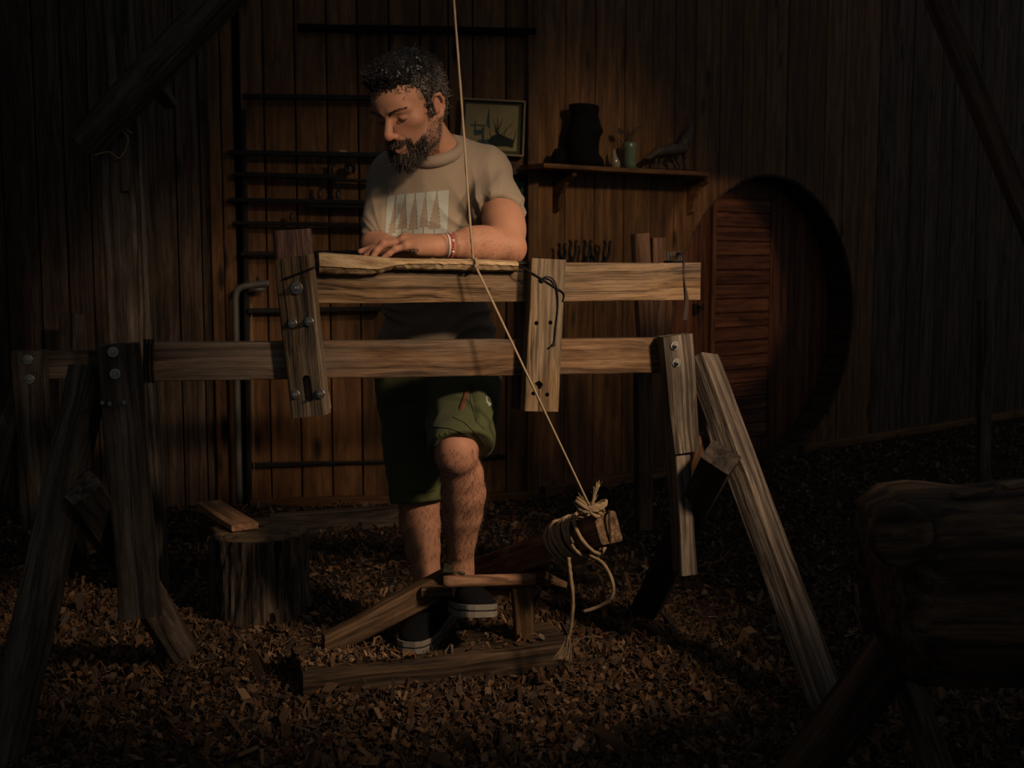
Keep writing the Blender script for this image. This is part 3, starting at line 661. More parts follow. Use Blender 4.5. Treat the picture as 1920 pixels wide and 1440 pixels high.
# shelf
SD = .17; S0, S1 = RIGHT.p(1020, 306, -SD), RIGHT.p(1330, 322, -SD); zs = (S0.z + S1.z) / 2
dS = (S1.z - S0.z)
shelf = thing('shelf', (S0 + S1) / 2 + RIGHT.v * SD * .5, 'reddish wall shelf on two brackets with ornaments on it', 'shelf')
beam('board', S0 + RIGHT.v * (SD / 2) - UPV * .011, S1 + RIGHT.v * (SD / 2) - UPV * .011, SD, .022, M['plank'], shelf, side=RIGHT.v, amp=.0008)
for px in (1045, 1296):
    p = RIGHT.p(px, 320, -.02); uu = (p - RIGHT.o).dot(RIGHT.u); zt = S0.z + dS * ((uu - (S0 - RIGHT.o).dot(RIGHT.u)) / ((S1 - S0).dot(RIGHT.u))) - .022
    prof = [(0, 0), (.14, 0), (.135, .025), (.09, .05), (.055, .10), (.035, .17), (0, .19)]
    V, Fc = loft([[RIGHT.q(uu + d, -a, zt - h) for a, h in prof] for d in (-.012, .012)]); wmk('bracket', V, Fc, M['plank'], shelf)
def shz(px): 
    p = RIGHT.p(px, 310, -.09); uu = (p - RIGHT.o).dot(RIGHT.u); return S0.z + dS * ((uu - (S0 - RIGHT.o).dot(RIGHT.u)) / ((S1 - S0).dot(RIGHT.u)))
def silhouette(name, rows, dep, mat, ratio=.7, zbase=None, n=18, amp=.004):
    rings = []
    for y, l, r in rows:
        a = RIGHT.p(l, y, -dep); c = RIGHT.p(r, y, -dep); m_ = (a + c) / 2; h = (c - a).length / 2
        rings.append([m_ + RIGHT.u * (h * math.cos(2 * PI * j / n)) + RIGHT.v * (min(h * ratio, .075) * math.sin(2 * PI * j / n)) + Vector((amp * noise.noise((j, y * .1, 0)), 0, 0)) for j in range(n)])
    dz = (zbase - min(p.z for p in rings[-1])) if zbase is not None else 0
    V, Fc = loft([[p + UPV * dz for p in R] for R in rings]); return wmk(name, V, Fc, mat, smooth=True)
o = silhouette('carved_figure', [(188, 1078, 1110), (190, 1071, 1118), (198, 1071, 1119), (206, 1075, 1118), (216, 1074, 1119), (228, 1072, 1122), (236, 1069, 1126), (242, 1068, 1124), (250, 1067, 1120), (262, 1066, 1118), (280, 1068, 1118), (292, 1069, 1126), (306, 1070, 1128)], .09, M['soot'], zbase=shz(1098))
tag(o, 'tall black carved figure on the shelf, largest of the ornaments', 'figure')
o = silhouette('clay_pot', [(272, 1042, 1054), (276, 1040, 1056), (284, 1036, 1060), (296, 1036, 1060), (304, 1040, 1056)], .08, M['soot'], zbase=shz(1048)); tag(o, 'low dark pot at the left end of the shelf', 'pot')
o = silhouette('bottle', [(268, 1150, 1153), (276, 1149.5, 1153.5), (283, 1148, 1156), (292, 1147, 1160), (306, 1147, 1160)], .06, M['clear'], 1.0, shz(1153)); tag(o, 'small pale glass bottle on the shelf beside the carved figure', 'bottle')
jar = thing('jar', RIGHT.q((RIGHT.p(1180, 300, -.08) - RIGHT.o).dot(RIGHT.u), -.08, shz(1180)), 'slim green jar holding dry twigs on the shelf', 'jar')
def sub(o, parent): 
    Mx = WMX[o.name]; o.parent = parent; o.matrix_basis = WMX[parent.name].inverted() @ Mx; return o
sub(silhouette('body', [(258, 1173, 1188), (262, 1171, 1190), (270, 1172, 1189), (300, 1172, 1189), (309, 1173, 1188)], .08, M['greenglass'], 1.0, shz(1180), amp=.001), jar)
for pts in ([(1178, 268), (1174, 252), (1163, 243)], [(1182, 266), (1187, 252), (1196, 244), (1204, 232)], [(1190, 250), (1192, 240), (1200, 238)], [(1180, 268), (1181, 250), (1176, 246)]):
    V, Fc = tube_geo(spline([RIGHT.p(x, y, -.08) for x, y in pts], 10), .003, 5); wmk('twig', V, Fc, M['figure'], jar)
V, Fc = loft([[RIGHT.p(x, y, -.08 + d) for x, y in ((1158, 240), (1166, 241), (1169, 250), (1163, 254), (1158, 248))] for d in (0, .006)]); wmk('dry_leaf', V, Fc, M['figure'], jar)

# ------------------------------------------------------------------ signed-distance modelling for soft shapes
class Field:
    def __init__(s, xs, ys, zs):
        s.ax = [np.asarray(a, np.float32) for a in (xs, ys, zs)]
        s.a = np.full([len(q) for q in s.ax], .2, np.float32)
    def _loc(s, lo, hi):
        sl = []
        for q, l, h in zip(s.ax, lo, hi):
            i0 = max(int(np.searchsorted(q, l)) - 1, 0); i1 = min(int(np.searchsorted(q, h)) + 1, len(q)); sl.append(slice(i0, max(i1, i0)))
        X = s.ax[0][sl[0]][:, None, None]; Y = s.ax[1][sl[1]][None, :, None]; Z = s.ax[2][sl[2]][None, None, :]
        return tuple(sl), X, Y, Z
    def _join(s, sl, d, k, sub, clip, X, Y, Z):
        for p, n in (clip or ()):
            d = np.maximum(d, (X - p[0]) * n[0] + (Y - p[1]) * n[1] + (Z - p[2]) * n[2])
        a = s.a[sl]
        if sub:
            a, d = -a, d
            h = np.clip(.5 + .5 * (d - a) / k, 0, 1); r = d * (1 - h) + a * h - k * h * (1 - h); s.a[sl] = -r
        else:
            h = np.clip(.5 + .5 * (d - a) / k, 0, 1); s.a[sl] = d * (1 - h) + a * h - k * h * (1 - h)
    def cap(s, p, q, r0, r1=None, k=.02, sub=False, clip=None):
        r1 = r0 if r1 is None else r1; p = np.array(p, float); q = np.array(q, float); m = max(r0, r1) + k + .02
        lo = np.minimum(p, q) - m; hi = np.maximum(p, q) + m; sl, X, Y, Z = s._loc(lo, hi)
        if 0 in s.a[sl].shape: return s
        d_ = q - p; L2_ = max(float(d_ @ d_), 1e-12)
        x, y, z = X - np.float32(p[0]), Y - np.float32(p[1]), Z - np.float32(p[2])
        t = np.clip((x * np.float32(d_[0]) + y * np.float32(d_[1]) + z * np.float32(d_[2])) / np.float32(L2_), 0, 1)
        d = np.sqrt((x - t * np.float32(d_[0])) ** 2 + (y - t * np.float32(d_[1])) ** 2 + (z - t * np.float32(d_[2])) ** 2) - (np.float32(r0) + np.float32(r1 - r0) * t)
        s._join(sl, d, k, sub, clip, X, Y, Z); return s
    def chain(s, pts, rs, k=.01, **kw):
        for i in range(len(pts) - 1): s.cap(pts[i], pts[i + 1], rs[i], rs[i + 1], k, **kw)
        return s
    def ell(s, c, r, k=.02, R=None, sub=False, clip=None):
        c = np.array(c, float); m = max(r) + k + .02; sl, X, Y, Z = s._loc(c - m, c + m)
        if 0 in s.a[sl].shape: return s
        R = np.eye(3) if R is None else np.array(R)          # columns: local axes in world space
        x, y, z = X - np.float32(c[0]), Y - np.float32(c[1]), Z - np.float32(c[2])
        k0 = 0; k1 = 0
        for i in range(3):
            q = (x * np.float32(R[0, i]) + y * np.float32(R[1, i]) + z * np.float32(R[2, i])) / np.float32(r[i])
            k0 = k0 + q * q; k1 = k1 + (q / np.float32(r[i])) ** 2
        k0 = np.sqrt(k0); k1 = np.sqrt(k1) + 1e-6
        s._join(sl, k0 * (k0 - 1) / k1, k, sub, clip, X, Y, Z); return s
    def mesh(s):
        a = s.a; ins = (a < 0); nx, ny, nz = a.shape
        cnt = np.zeros((nx - 1, ny - 1, nz - 1), np.uint8)
        for i in (0, 1):
            for j in (0, 1):
                for k in (0, 1): cnt += ins[i:nx - 1 + i, j:ny - 1 + j, k:nz - 1 + k]
        act = np.flatnonzero(((cnt > 0) & (cnt < 8)).ravel()); I, J, K_ = np.unravel_index(act, cnt.shape)
        val = {}
        for i in (0, 1):
            for j in (0, 1):
                for k in (0, 1): val[i, j, k] = a[I + i, J + j, K_ + k]
        P = np.zeros((len(act), 3)); W_ = np.zeros(len(act))
        corners = list(val)
        for c in corners:
            for ax in range(3):
                if c[ax] == 0:
                    e = list(c); e[ax] = 1; e = tuple(e); v0, v1 = val[c], val[e]; m_ = (v0 < 0) != (v1 < 0)
                    t = np.where(m_, v0 / np.where(m_, v0 - v1, 1), 0); q = np.array(c, float)[None] + 0 * P; q[:, ax] = t
                    P += q * m_[:, None]; W_ += m_
        P /= W_[:, None]; V = np.empty_like(P)
        for ax, base in enumerate((I, J, K_)):
            g = s.ax[ax]; V[:, ax] = g[base] + (g[base + 1] - g[base]) * P[:, ax]
        quads = []; sh = cnt.shape
        def idx(i, j, k): return np.searchsorted(act, np.ravel_multi_index((i, j, k), sh))
        for ax in range(3):
            s0 = [slice(1, -1)] * 3; s0[ax] = slice(0, -1); s1 = list(s0); s1[ax] = slice(1, None)
            A0, A1 = ins[tuple(s0)], ins[tuple(s1)]; i, j, k = np.nonzero(A0 != A1); flip = A0[i, j, k]
            ii = [i + 1, j + 1, k + 1]; ii[ax] = ii[ax] - 1
            o1, o2 = (ax + 1) % 3, (ax + 2) % 3; q = []
            for d1, d2 in ((-1, -1), (0, -1), (0, 0), (-1, 0)):
                t = list(ii); t[o1] = t[o1] + d1; t[o2] = t[o2] + d2; q.append(idx(*t))
            Q = np.stack(q, 1); Q[~flip] = Q[~flip][:, ::-1]; quads.append(Q)
        return V, np.concatenate(quads)
def axis(*segs):                       # (start, step) ..., end
    out = []
    for (a, st_), (e, _) in zip(segs, segs[1:]): out += list(np.arange(a, e - st_ * .3, st_))
    return np.array(out + [segs[-1][0]])
def normals(V, Q):
    N = np.zeros_like(V); n = np.cross(V[Q[:, 2]] - V[Q[:, 0]], V[Q[:, 3]] - V[Q[:, 1]])
    for i in range(4): np.add.at(N, Q[:, i], n)
    return N / np.maximum(np.linalg.norm(N, axis=1, keepdims=True), 1e-12)

# carved animal on the shelf
def cp(x, y, d=-.08): return tuple(RIGHT.p(x, y, d))
pb = [RIGHT.p(1200, 330, -.15), RIGHT.p(1308, 210, -.02)]
fx = Field(np.arange(min(p.x for p in pb) - .06, max(p.x for p in pb) + .06, .003), np.arange(min(p.y for p in pb) - .1, max(p.y for p in pb) + .06, .004), np.arange(1.5, 1.98, .003))
fx.chain([cp(1234, 281), cp(1260, 277), cp(1280, 276)], [.024, .026, .026], .02)
fx.chain([cp(1228, 284), cp(1216, 292), cp(1208, 293)], [.018, .013, .007], .01)
fx.chain([cp(1274, 276), cp(1284, 262), cp(1292, 245), cp(1298, 222)], [.026, .03, .022, .004], .012)
for lg in ([(1236, 284), (1230, 297), (1228, 311)], [(1246, 284), (1240, 297), (1236, 311)], [(1252, 282), (1262, 298), (1270, 313)], [(1280, 280), (1284, 298), (1286, 314)]):
    fx.chain([cp(*q, -.08 + .02 * (i % 2)) for i, q in enumerate(lg)], [.011, .008, .008], .008)
V, Q = fx.mesh(); V[:, 2] += shz(1255) - V[:, 2].min() + .006
anim = thing('animal_figurine', RIGHT.q((RIGHT.p(1255, 310, -.08) - RIGHT.o).dot(RIGHT.u), -.08, shz(1255)), 'dark carved animal figurine with a tall raised tail at the shelf end', 'figurine')
wmk('animal', V, Q, M['figure'], anim, smooth=True)
beam('stand', RIGHT.q((RIGHT.p(1205, 312, -.08) - RIGHT.o).dot(RIGHT.u), -.08, shz(1205) + .005), RIGHT.q((RIGHT.p(1298, 312, -.08) - RIGHT.o).dot(RIGHT.u), -.08, shz(1298) + .005), .06, .010, M['soot'], anim, side=RIGHT.v)

# pliers standing on a ledge of the right wall
led = thing('tool_ledge', RIGHT.p(1100, 500, -.05), 'narrow wall ledge holding a row of pliers behind the upper rail', 'ledge')
beam('board', RIGHT.p(1035, 512, -.05), RIGHT.p(1160, 512, -.05), .1, .022, M['darkplank'], led, side=RIGHT.v)
lz = RIGHT.p(1100, 512, -.05).z + .011
for i, (x, h, lean) in enumerate(((1056, 30, -2), (1072, 36, 2), (1098, 36, 3), (1115, 28, -3), (1134, 36, 4))):
    nm = ('leftmost', 'second from left', 'middle', 'second from right', 'rightmost')[i]
    base = RIGHT.p(x, 497, -.05); base.z = lz; pl_ = thing('pliers', base, 'dark iron pliers, %s of five on the wall ledge' % nm, 'pliers', 'pliers on the wall ledge')
    pxm = .0026 * 1.3
    for sgn in (-1, 1):
        pts = [base + RIGHT.u * (sgn * .004) + UPV * .005, base + RIGHT.u * (-sgn * .006) + UPV * .035, base + RIGHT.u * (sgn * .018 + lean * .002) + UPV * (.06 + h * .0005), base + RIGHT.u * (sgn * .014 + lean * .004) + UPV * (.045 + h * .0021), base + RIGHT.u * (sgn * .022 + lean * .004) + UPV * (.05 + h * .0026)]
        V, Fc = tube_geo(spline(pts, 18), [.009] * 4 + [.007] * 12 + [.008, .005], 7); wmk('handle', V, Fc, M['iron'], pl_, smooth=True)

# rack of iron bars on the back wall, with tools
rk = thing('tool_rack', BACK.p(460, 900, -.03), 'black iron wall rack of level bars behind the left lathe upright', 'rack')
beam('upright', BACK.p(456, 205, -.03), BACK.p(468, 945, -.03), .024, .02, M['iron'], rk, side=BACK.u, amp=0)
BARS = [(455, 181, 712, 184, .022), (430, 286, 748, 292, .022), (440, 327, 640, 332, .022), (430, 375, 700, 380, .020), (440, 418, 700, 422, .018), (452, 476, 700, 473, .020), (466, 583, 718, 579, .022), (625, 337, 700, 340, .014), (578, 386, 700, 389, .016)]
for x0, y0, x1, y1, h in BARS:
    beam('bar', BACK.p(x0, y0, -.05), BACK.p(x1, y1, -.05), h, .035, M['iron'], rk, amp=0, r=.004)
tools = [(626, 326, 22, 'short hooked iron tool above the third bar of the rack'), (656, 326, 20, 'round iron ring tool above the third bar of the rack'), (600, 372, 26, 'thin iron chisel standing on the fourth bar of the rack'), (634, 373, 30, 'broad iron tool standing on the fourth bar of the rack'), (548, 415, 16, 'small iron gouge on the fifth bar of the rack')]
for i, (x, y, h, lab) in enumerate(tools):
    t_ = thing('hand_tool', BACK.p(x, y, -.055), lab, 'tool')
    if i == 1:
        V, Fc = tube_geo([BACK.p(x + 8 * math.cos(a), y - 10 + 8 * math.sin(a), -.05) for a in np.linspace(0, 6.3, 20)], .008, 6); wmk('ring', V, Fc, M['iron'], t_)
    else:
        V, Fc = loft([[BACK.p(x + dx, y - h * f, -.055 + d) for dx, d in ((-w_, 0), (w_, 0), (w_, .012), (-w_, .012))] for f, w_ in ((0, 3), (.45, 2.6 + i), (.6, 2), (1, 5 if i != 2 else 1.5))]); wmk('blade', V, Fc, M['iron'], t_)
    V, Fc = lathe_geo(BACK.p(x, y, -.05), UPV, [(0, .010), (.012, .012), (.03, .010), (.034, .006)], 8); wmk('ferrule', V, Fc, M['figure'], t_)
o = beam('pale_wedge', BACK.p(637, 284, -.05), BACK.p(651, 284, -.05), .012, .03, M['fresh'], None); o2 = o; tag(o, 'tiny pale wood wedge on the second bar of the rack', 'wedge')
pp = thing('bent_pipe', BACK.p(443, 945, -.09), 'grey bent pipe standing against the wall beside the rack', 'pipe')
V, Fc = tube_geo(spline([BACK.p(449, 945, -.09), BACK.p(445, 760, -.09), BACK.p(442, 600, -.09), BACK.p(442, 556, -.09), BACK.p(449, 541, -.09), BACK.p(470, 535, -.09), BACK.p(505, 531, -.09)], 50), .015, 10); wmk('pipe', V, Fc, M['pipe'], pp, smooth=True)
V, Fc = tube_geo([BACK.p(470, 543, -.08), BACK.p(497, 542, -.08)], .011, 10); wmk('tap', V, Fc, M['pipe'], pp, smooth=True)
V, Fc = tube_geo([BACK.p(484, 538, -.09), BACK.p(483, 520, -.09)], .006, 8); wmk('lever', V, Fc, M['iron'], pp)
tag(tube('wire', [BACK.p(471, 570, -.045), BACK.p(477, 920, -.045)], .0022, M['cord'], n=5), 'thin pale wire hanging down the back wall left of the man', 'wire')
# ------------------------------------------------------------------ the man
def W(x, y, Y): return np.array(at(x, y, Y))
def skin_mat():
    t = NT('skin'); a = t.n('ShaderNodeAttribute', attribute_name='Col'); v = t.coord(False)
    n = t.noise(v, 55, 4, .6); n2 = t.noise(v, 420, 2)
    c = t.mix(t.math('MULTIPLY', n, .35), a.outputs['Color'], t.mix(.5, a.outputs['Color'], (.22, .07, .04)))
    t.l(c, t.b.inputs['Base Color']); t.bump(t.math('ADD', t.math('MULTIPLY', n, .6), n2), .22, .0015)
    t.b.inputs['Subsurface Weight'].default_value = .12; t.b.inputs['Subsurface Radius'].default_value = (.012, .005, .003); t.b.inputs['Subsurface Scale'].default_value = .6
    return t.done(.58, .3)
def cloth_mat(name, c, var=.14, scale=8, weave=700):
    t = NT(name); v = t.coord(False); n = t.noise(v, scale, 4, .6); n2 = t.noise(v, weave, 1)
    t.l(t.mix(n, tuple(q * (1 - var) for q in c), tuple(q * (1 + var) for q in c)), t.b.inputs['Base Color']); t.bump(n2, .12, .001)
    t.b.inputs['Sheen Weight'].default_value = .08
    return t.done(.92, .12)
def hair_mat(name, dark, grey, x0, x1):
    t = NT(name); a = t.n('ShaderNodeAttribute', attribute_name='Col')
    t.l(a.outputs['Color'], t.b.inputs['Base Color']); return t.done(.42, .45)
M['skin'] = skin_mat(); M['shirt'] = cloth_mat('taupe_cotton', (.25, .205, .155)); M['shorts'] = cloth_mat('olive_canvas', (.070, .082, .034), .22)
M['hair'] = hair_mat('dark_curly_hair', 0, 0, 0, 1); M['print'] = cloth_mat('shirt_print', (.33, .355, .325), .16, 40)
M['bead'] = plain('red_beads', (.42, .06, .07), .3, var=.5, scale=200, spec=.5); M['whitebead'] = plain('white_beads', (.62, .55, .52), .4)
M['brownzip'] = plain('brown_trim', (.13, .05, .025), .7)

hc = W(768, 205, 3.17); HY, HP, HR = math.radians(-31), math.radians(28), math.radians(-2)
HM = Matrix.Translation(Vector(hc)) @ Matrix.Rotation(HY, 4, 'Z') @ Matrix.Rotation(HP, 4, 'X') @ Matrix.Rotation(HR, 4, 'Y') @ Matrix.Scale(1.04, 4)
HRM = np.array((Matrix.Rotation(HY, 3, 'Z') @ Matrix.Rotation(HP, 3, 'X') @ Matrix.Rotation(HR, 3, 'Y')))
def hl(x, y, z): return np.array(HM @ Vector((x, y, z)))
hs = 1.04
B_ = Field(axis((-.47, .0024), (.10, 0)), axis((2.90, .006), (2.99, .0026), (3.31, .006), (3.60, 0)), axis((.05, .006), (1.035, .002), (1.165, .005), (1.365, .0021), (1.70, 0)))
f = B_
def E(c, r, k=.02, **kw): f.ell(hl(*c), [q * hs for q in r], k, HRM, **kw)
def Cc(p, q, r0, r1, k=.012, **kw): f.cap(hl(*p), hl(*q), r0 * hs, r1 * hs, k, **kw)
# torso, hidden under the shirt
nb = W(826, 290, 3.275)
f.ell(W(815, 385, 3.33), (.135, .09, .16), .06).ell(W(820, 560, 3.37), (.13, .095, .17), .06).ell(W(822, 690, 3.40), (.14, .1, .11), .06)
f.cap(W(742, 322, 3.36), W(905, 312, 3.30), .045, .045, .05)
# head
E((0, .012, .045), (.074, .093, .083))
E((0, -.040, .045), (.060, .050, .052), .03)
E((0, -.032, -.020), (.056, .054, .066), .03)
E((0, -.052, -.055), (.040, .036, .044), .03)
for sx in (-1, 1):
    Cc((sx * .058, .002, -.035), (sx * .048, -.016, -.066), .016, .017, .03)
    Cc((sx * .048, -.016, -.066), (sx * .014, -.074, -.094), .016, .015, .025)
    E((sx * .046, -.055, -.008), (.019, .017, .014), .03)
    Cc((sx * .047, -.068, .026), (sx * .012, -.0875, .026), .0095, .0095, .012)
E((0, -.080, -.097), (.018, .015, .016), .02)
E((0, -.075, .040), (.040, .018, .022), .02)
for sx in (-1, 1):
    E((sx * .0315, -.097, .009), (.0165, .0135, .0105), .010, sub=True)
    f.ell(hl(sx * .0315, -.0745, .0085), (.0132,) * 3, .004)
    f.cap(hl(sx * .021, -.0900, .0135), hl(sx * .042, -.0830, .0135), .0016, .0016, .003, sub=True)
    f.cap(hl(sx * .019, -.0880, .0015), hl(sx * .043, -.0800, .0025), .0011, .0011, .002, sub=True)
Cc((0, -.086, .020), (0, -.113, -.020), .0085, .0115, .009)
E((0, -.1155, -.0255), (.0118, .0105, .0105), .006)
for sx in (-1, 1):
    E((sx * .0125, -.1035, -.0300), (.0085, .0105, .0085), .005)
    E((sx * .0065, -.1085, -.0375), (.0035, .005, .0030), .003, sub=True)
    Cc((sx * .018, -.096, -.030), (sx * .031, -.082, -.058), .0022, .0022, .008, sub=True)
E((0, -.080, -.060), (.026, .020, .019), .015)
for sx in (-1, 1):
    Cc((sx * .022, -.0885, -.0605), (sx * .004, -.0995, -.0565), .0035, .0048, .004)
    Cc((sx * .019, -.0885, -.0665), (0, -.0985, -.0690), .0040, .0062, .004)
    Cc((sx * .024, -.089, -.0625), (0, -.1015, -.0622), .0016, .0016, .002, sub=True)
# ears
for sx in (-1, 1):
    E((sx * .0775, .010, -.004), (.008, .015, .026), .008)
    ear = [(sx * .0760, -.004, .016), (sx * .084, .004, .026), (sx * .089, .018, .024), (sx * .090, .026, .008), (sx * .087, .022, -.012), (sx * .081, .010, -.026), (sx * .076, .001, -.028)]
    f.chain([hl(*p) for p in ear], [.0042] * 5 + [.0055, .005], .004)
    E((sx * .089, .009, -.004), (.0065, .009, .013), .004, sub=True)
    Cc((sx * .080, .013, .010), (sx * .0835, .019, -.010), .003, .003, .003)
# neck and trapezius
f.cap(hl(0, .022, -.045), nb, .054, .054, .03)
f.cap(nb + np.array((0, .015, -.01)), W(905, 318, 3.31), .042, .038, .04); f.cap(nb + np.array((0, .015, -.01)), W(740, 330, 3.36), .042, .038, .04)
f.cap(hl(.062, .02, -.03), nb + np.array((-.03, -.05, -.02)), .014, .010, .02)
# his left arm (image right), elbow on the rail
sh, el, wr = W(926, 338, 3.28), W(955, 461, 3.115), W(832, 461, 3.055)
f.cap(sh, el + (sh - el) * .25, .052, .049, .03); f.cap(el + (sh - el) * .35, el, .050, .040, .03)
f.ell(el + np.array((.006, .005, -.012)), (.036, .036, .034), .02)
fm = el + (wr - el) * .35
f.chain([el, fm, el + (wr - el) * .6, el + (wr - el) * .82, wr], [.040, .0445, .039, .0305, .0265], .01)
f.ell(W(893, 447, 3.085), (.05, .03, .028), .03)
# left hand, palm down
kn = {'i': W(764, 449, 3.086), 'm': W(758, 448, 3.066), 'r': W(755, 453, 3.046), 'p': W(762, 462, 3.028)}
for q in kn.values(): f.cap(wr + (np.array(q) - wr) * .12, q, .0205, .0135, .016)
f.ell(W(797, 462, 3.056), (.038, .036, .020), .02); f.cap(W(812, 466, 3.04), W(785, 469, 3.03), .017, .014, .015)
fing = {'i': [(724, 457, 3.082), (699, 465, 3.078), (676, 472, 3.072)], 'm': [(718, 456, 3.062), (700, 467, 3.056), (686, 481, 3.048)], 'r': [(719, 458, 3.040), (706, 470, 3.034), (699, 482, 3.030)], 'p': [(741, 467, 3.022), (729, 476, 3.018), (719, 483, 3.016)]}
for q, ch in fing.items():
    r0 = .0098 if q != 'p' else .0085
    P_ = [kn[q]] + [W(*c) for c in ch]; f.chain(P_, [r0 + .0012, r0, r0 - .0008, r0 - .0018], .0035)
    f.ell(P_[1], (r0 * 1.08,) * 3, .003); f.ell(P_[0] + np.array((0, 0, .003)), (r0 * 1.15,) * 3, .006)
f.chain([W(815, 464, 3.085), W(785, 472, 3.100), W(760, 478, 3.095), W(742, 481, 3.088)], [.017, .0125, .0105, .0085], .008)
for q in 'mrp': f.cap(wr + (kn[q] - wr) * .45 + np.array((0, 0, .017)), kn[q] + np.array((0, 0, .009)), .003, .004, .006)
# his right arm (image left), forearm lying behind the other hand
sh2, el2, wr2 = W(716, 352, 3.36), W(704, 459, 3.235), W(752, 477, 3.15)
f.cap(sh2, el2, .040, .031, .03); f.ell(el2, (.031,) * 3, .02); f.cap(el2, el2 + (wr2 - el2) * .4, .031, .030, .03); f.cap(el2 + (wr2 - el2) * .4, wr2, .030, .024, .03)
f.cap(wr2, W(792, 474, 3.13), .024, .026, .02)
for d_ in range(4): f.chain([W(790, 474, 3.105 + .018 * d_), W(812, 474, 3.10 + .018 * d_), W(824, 480, 3.10 + .018 * d_)], [.011, .010, .008], .004)
f.chain([W(770, 474, 3.12), W(790, 478, 3.09), W(800, 481, 3.09)], [.014, .011, .009], .006)
# legs
hR, kR, aR = W(772, 722, 3.41), W(787, 905, 3.37), W(802, 1108, 3.355)
f.cap(hR, kR, .085, .058, .04); f.chain([kR, W(787, 945, 3.38), W(788, 985, 3.385), W(793, 1030, 3.378), W(799, 1070, 3.367), aR], [.054, .0565, .058, .050, .040, .034], .008)
f.ell(W(787, 905, 3.345), (.042, .033, .045), .03); f.cap(aR, W(796, 1172, 3.25), .036, .03, .03)
hL, kL, aL = W(868, 722, 3.37), W(856, 852, 3.035), W(863, 1062, 3.17)
f.cap(hL, kL, .088, .054, .04)
f.ell(W(855, 848, 3.015), (.046, .034, .050), .03); f.ell(W(853, 838, 3.0), (.030, .022, .028), .02)
f.chain([np.array(kL) + (0, .008, -.01), W(866, 890, 3.075), W(869, 925, 3.10), W(867, 965, 3.125), W(865, 1010, 3.15), aL], [.051, .0555, .0585, .053, .041, .032], .008)
f.cap(W(859, 872, 3.045), W(862, 1035, 3.14), .036, .022, .012)
f.cap(aL, W(872, 1110, 3.16), .034, .032, .02); f.cap(W(872, 1110, 3.16), W(888, 1135, 3.05), .03, .026, .02)
V, Q = B_.mesh(); NB_ = normals(V, Q); del B_.a
# skin colouring: ruddier nose, ears and knees, lips, stubbled jaw, tattoo left to its own mesh
HI = np.array(HM.inverted()); L = V @ HI[:3, :3].T + HI[:3, 3]
base = np.array((.40, .208, .13)); C_ = np.tile(base, (len(V), 1))
def tint(w_, c): 
    global C_; w_ = np.clip(w_, 0, 1)[:, None]; C_ = C_ * (1 - w_) + np.array(c) * w_
def ball(c, r): 
    d = np.linalg.norm((L - np.array(c)) / np.array(r), axis=1); return np.clip(1.6 * (1 - d), 0, 1)
inh = (np.abs(L) < .16).all(1)
tint(ball((0, -.115, -.028), (.022, .022, .02)) * .6 * inh, (.42, .145, .11)); tint((ball((.045, -.07, -.015), (.025, .025, .02)) + ball((-.045, -.07, -.015), (.025, .025, .02))) * .35 * inh, (.42, .16, .11))
tint((ball((.085, .012, 0), (.02, .03, .04)) + ball((-.085, .012, 0), (.02, .03, .04))) * .4 * inh, (.42, .17, .115))
tint(ball((0, -.0985, -.062), (.023, .012, .011)) * .8 * inh, (.30, .105, .085))
tint(((L[:, 2] < -.028) & (L[:, 1] < .01)) * np.clip((-.028 - L[:, 2]) / .03, 0, 1) * .55 * (L[:, 2] > -.125) * inh, (.16, .10, .075))
tint((ball((.0315, -.085, .004), (.017, .02, .010)) + ball((-.0315, -.085, .004), (.017, .02, .010))) * .35 * inh, (.24, .11, .075))
knee = np.exp(-(np.linalg.norm(V - W(853, 838, 3.0), axis=1) / .05) ** 2); tint(knee * .35, (.45, .19, .13))
elb = np.exp(-(np.linalg.norm(V - (el + np.array((.02, 0, -.02))), axis=1) / .035) ** 2); tint(elb * .4, (.45, .18, .12))
tint(((V[:, 0] < -.30) & (V[:, 2] > 1.05) & (V[:, 2] < 1.16) & (V[:, 1] < 3.1)) * .35, (.40, .17, .12))
root = thing('person', (-.20, 3.35, .07), 'bearded man in a taupe T-shirt and olive shorts leaning on the lathe', 'person')
body = wmk('body', V, Q, M['skin'], root, origin=WMX['person'].translation, smooth=True, col=np.c_[C_, np.ones(len(C_))])
BV = V; BN = NB_

def strands(name, P, D, r0, length, curl, mat, colr, n=8, seed=1):
    R_ = np.random.default_rng(seed); Vs = []; Fs = []; Cs = []
    for i, (p, d) in enumerate(zip(P, D)):
        d = d / np.linalg.norm(d); x = np.cross(d, R_.normal(size=3)); x /= np.linalg.norm(x); y = np.cross(d, x)
        Lh = length * R_.uniform(.7, 1.25); cr = curl * R_.uniform(.6, 1.3); tn = R_.uniform(4, 9) if curl else 0; ph = R_.uniform(0, 6.28); base_ = len(Vs)
        for j in range(n + 1):
            t = j / n; c = p + d * Lh * t + (x * (math.cos(ph + tn * t) - math.cos(ph)) + y * (math.sin(ph + tn * t) - math.sin(ph))) * cr
            rr = r0 * (1 - .65 * t)
            for k in range(3): Vs.append(c + (x * math.cos(2.094 * k) + y * math.sin(2.094 * k)) * rr)
        for j in range(n):
            for k in range(3):
                a = base_ + j * 3 + k; b2 = base_ + j * 3 + (k + 1) % 3; Fs.append((a, b2, b2 + 3, a + 3))
        Cs += [colr(p, R_)] * (3 * (n + 1))
    return wmk(name, np.array(Vs), Fs, mat, root, origin=WMX['person'].translation, smooth=True, col=np.c_[np.array(Cs), np.ones(len(Cs))])
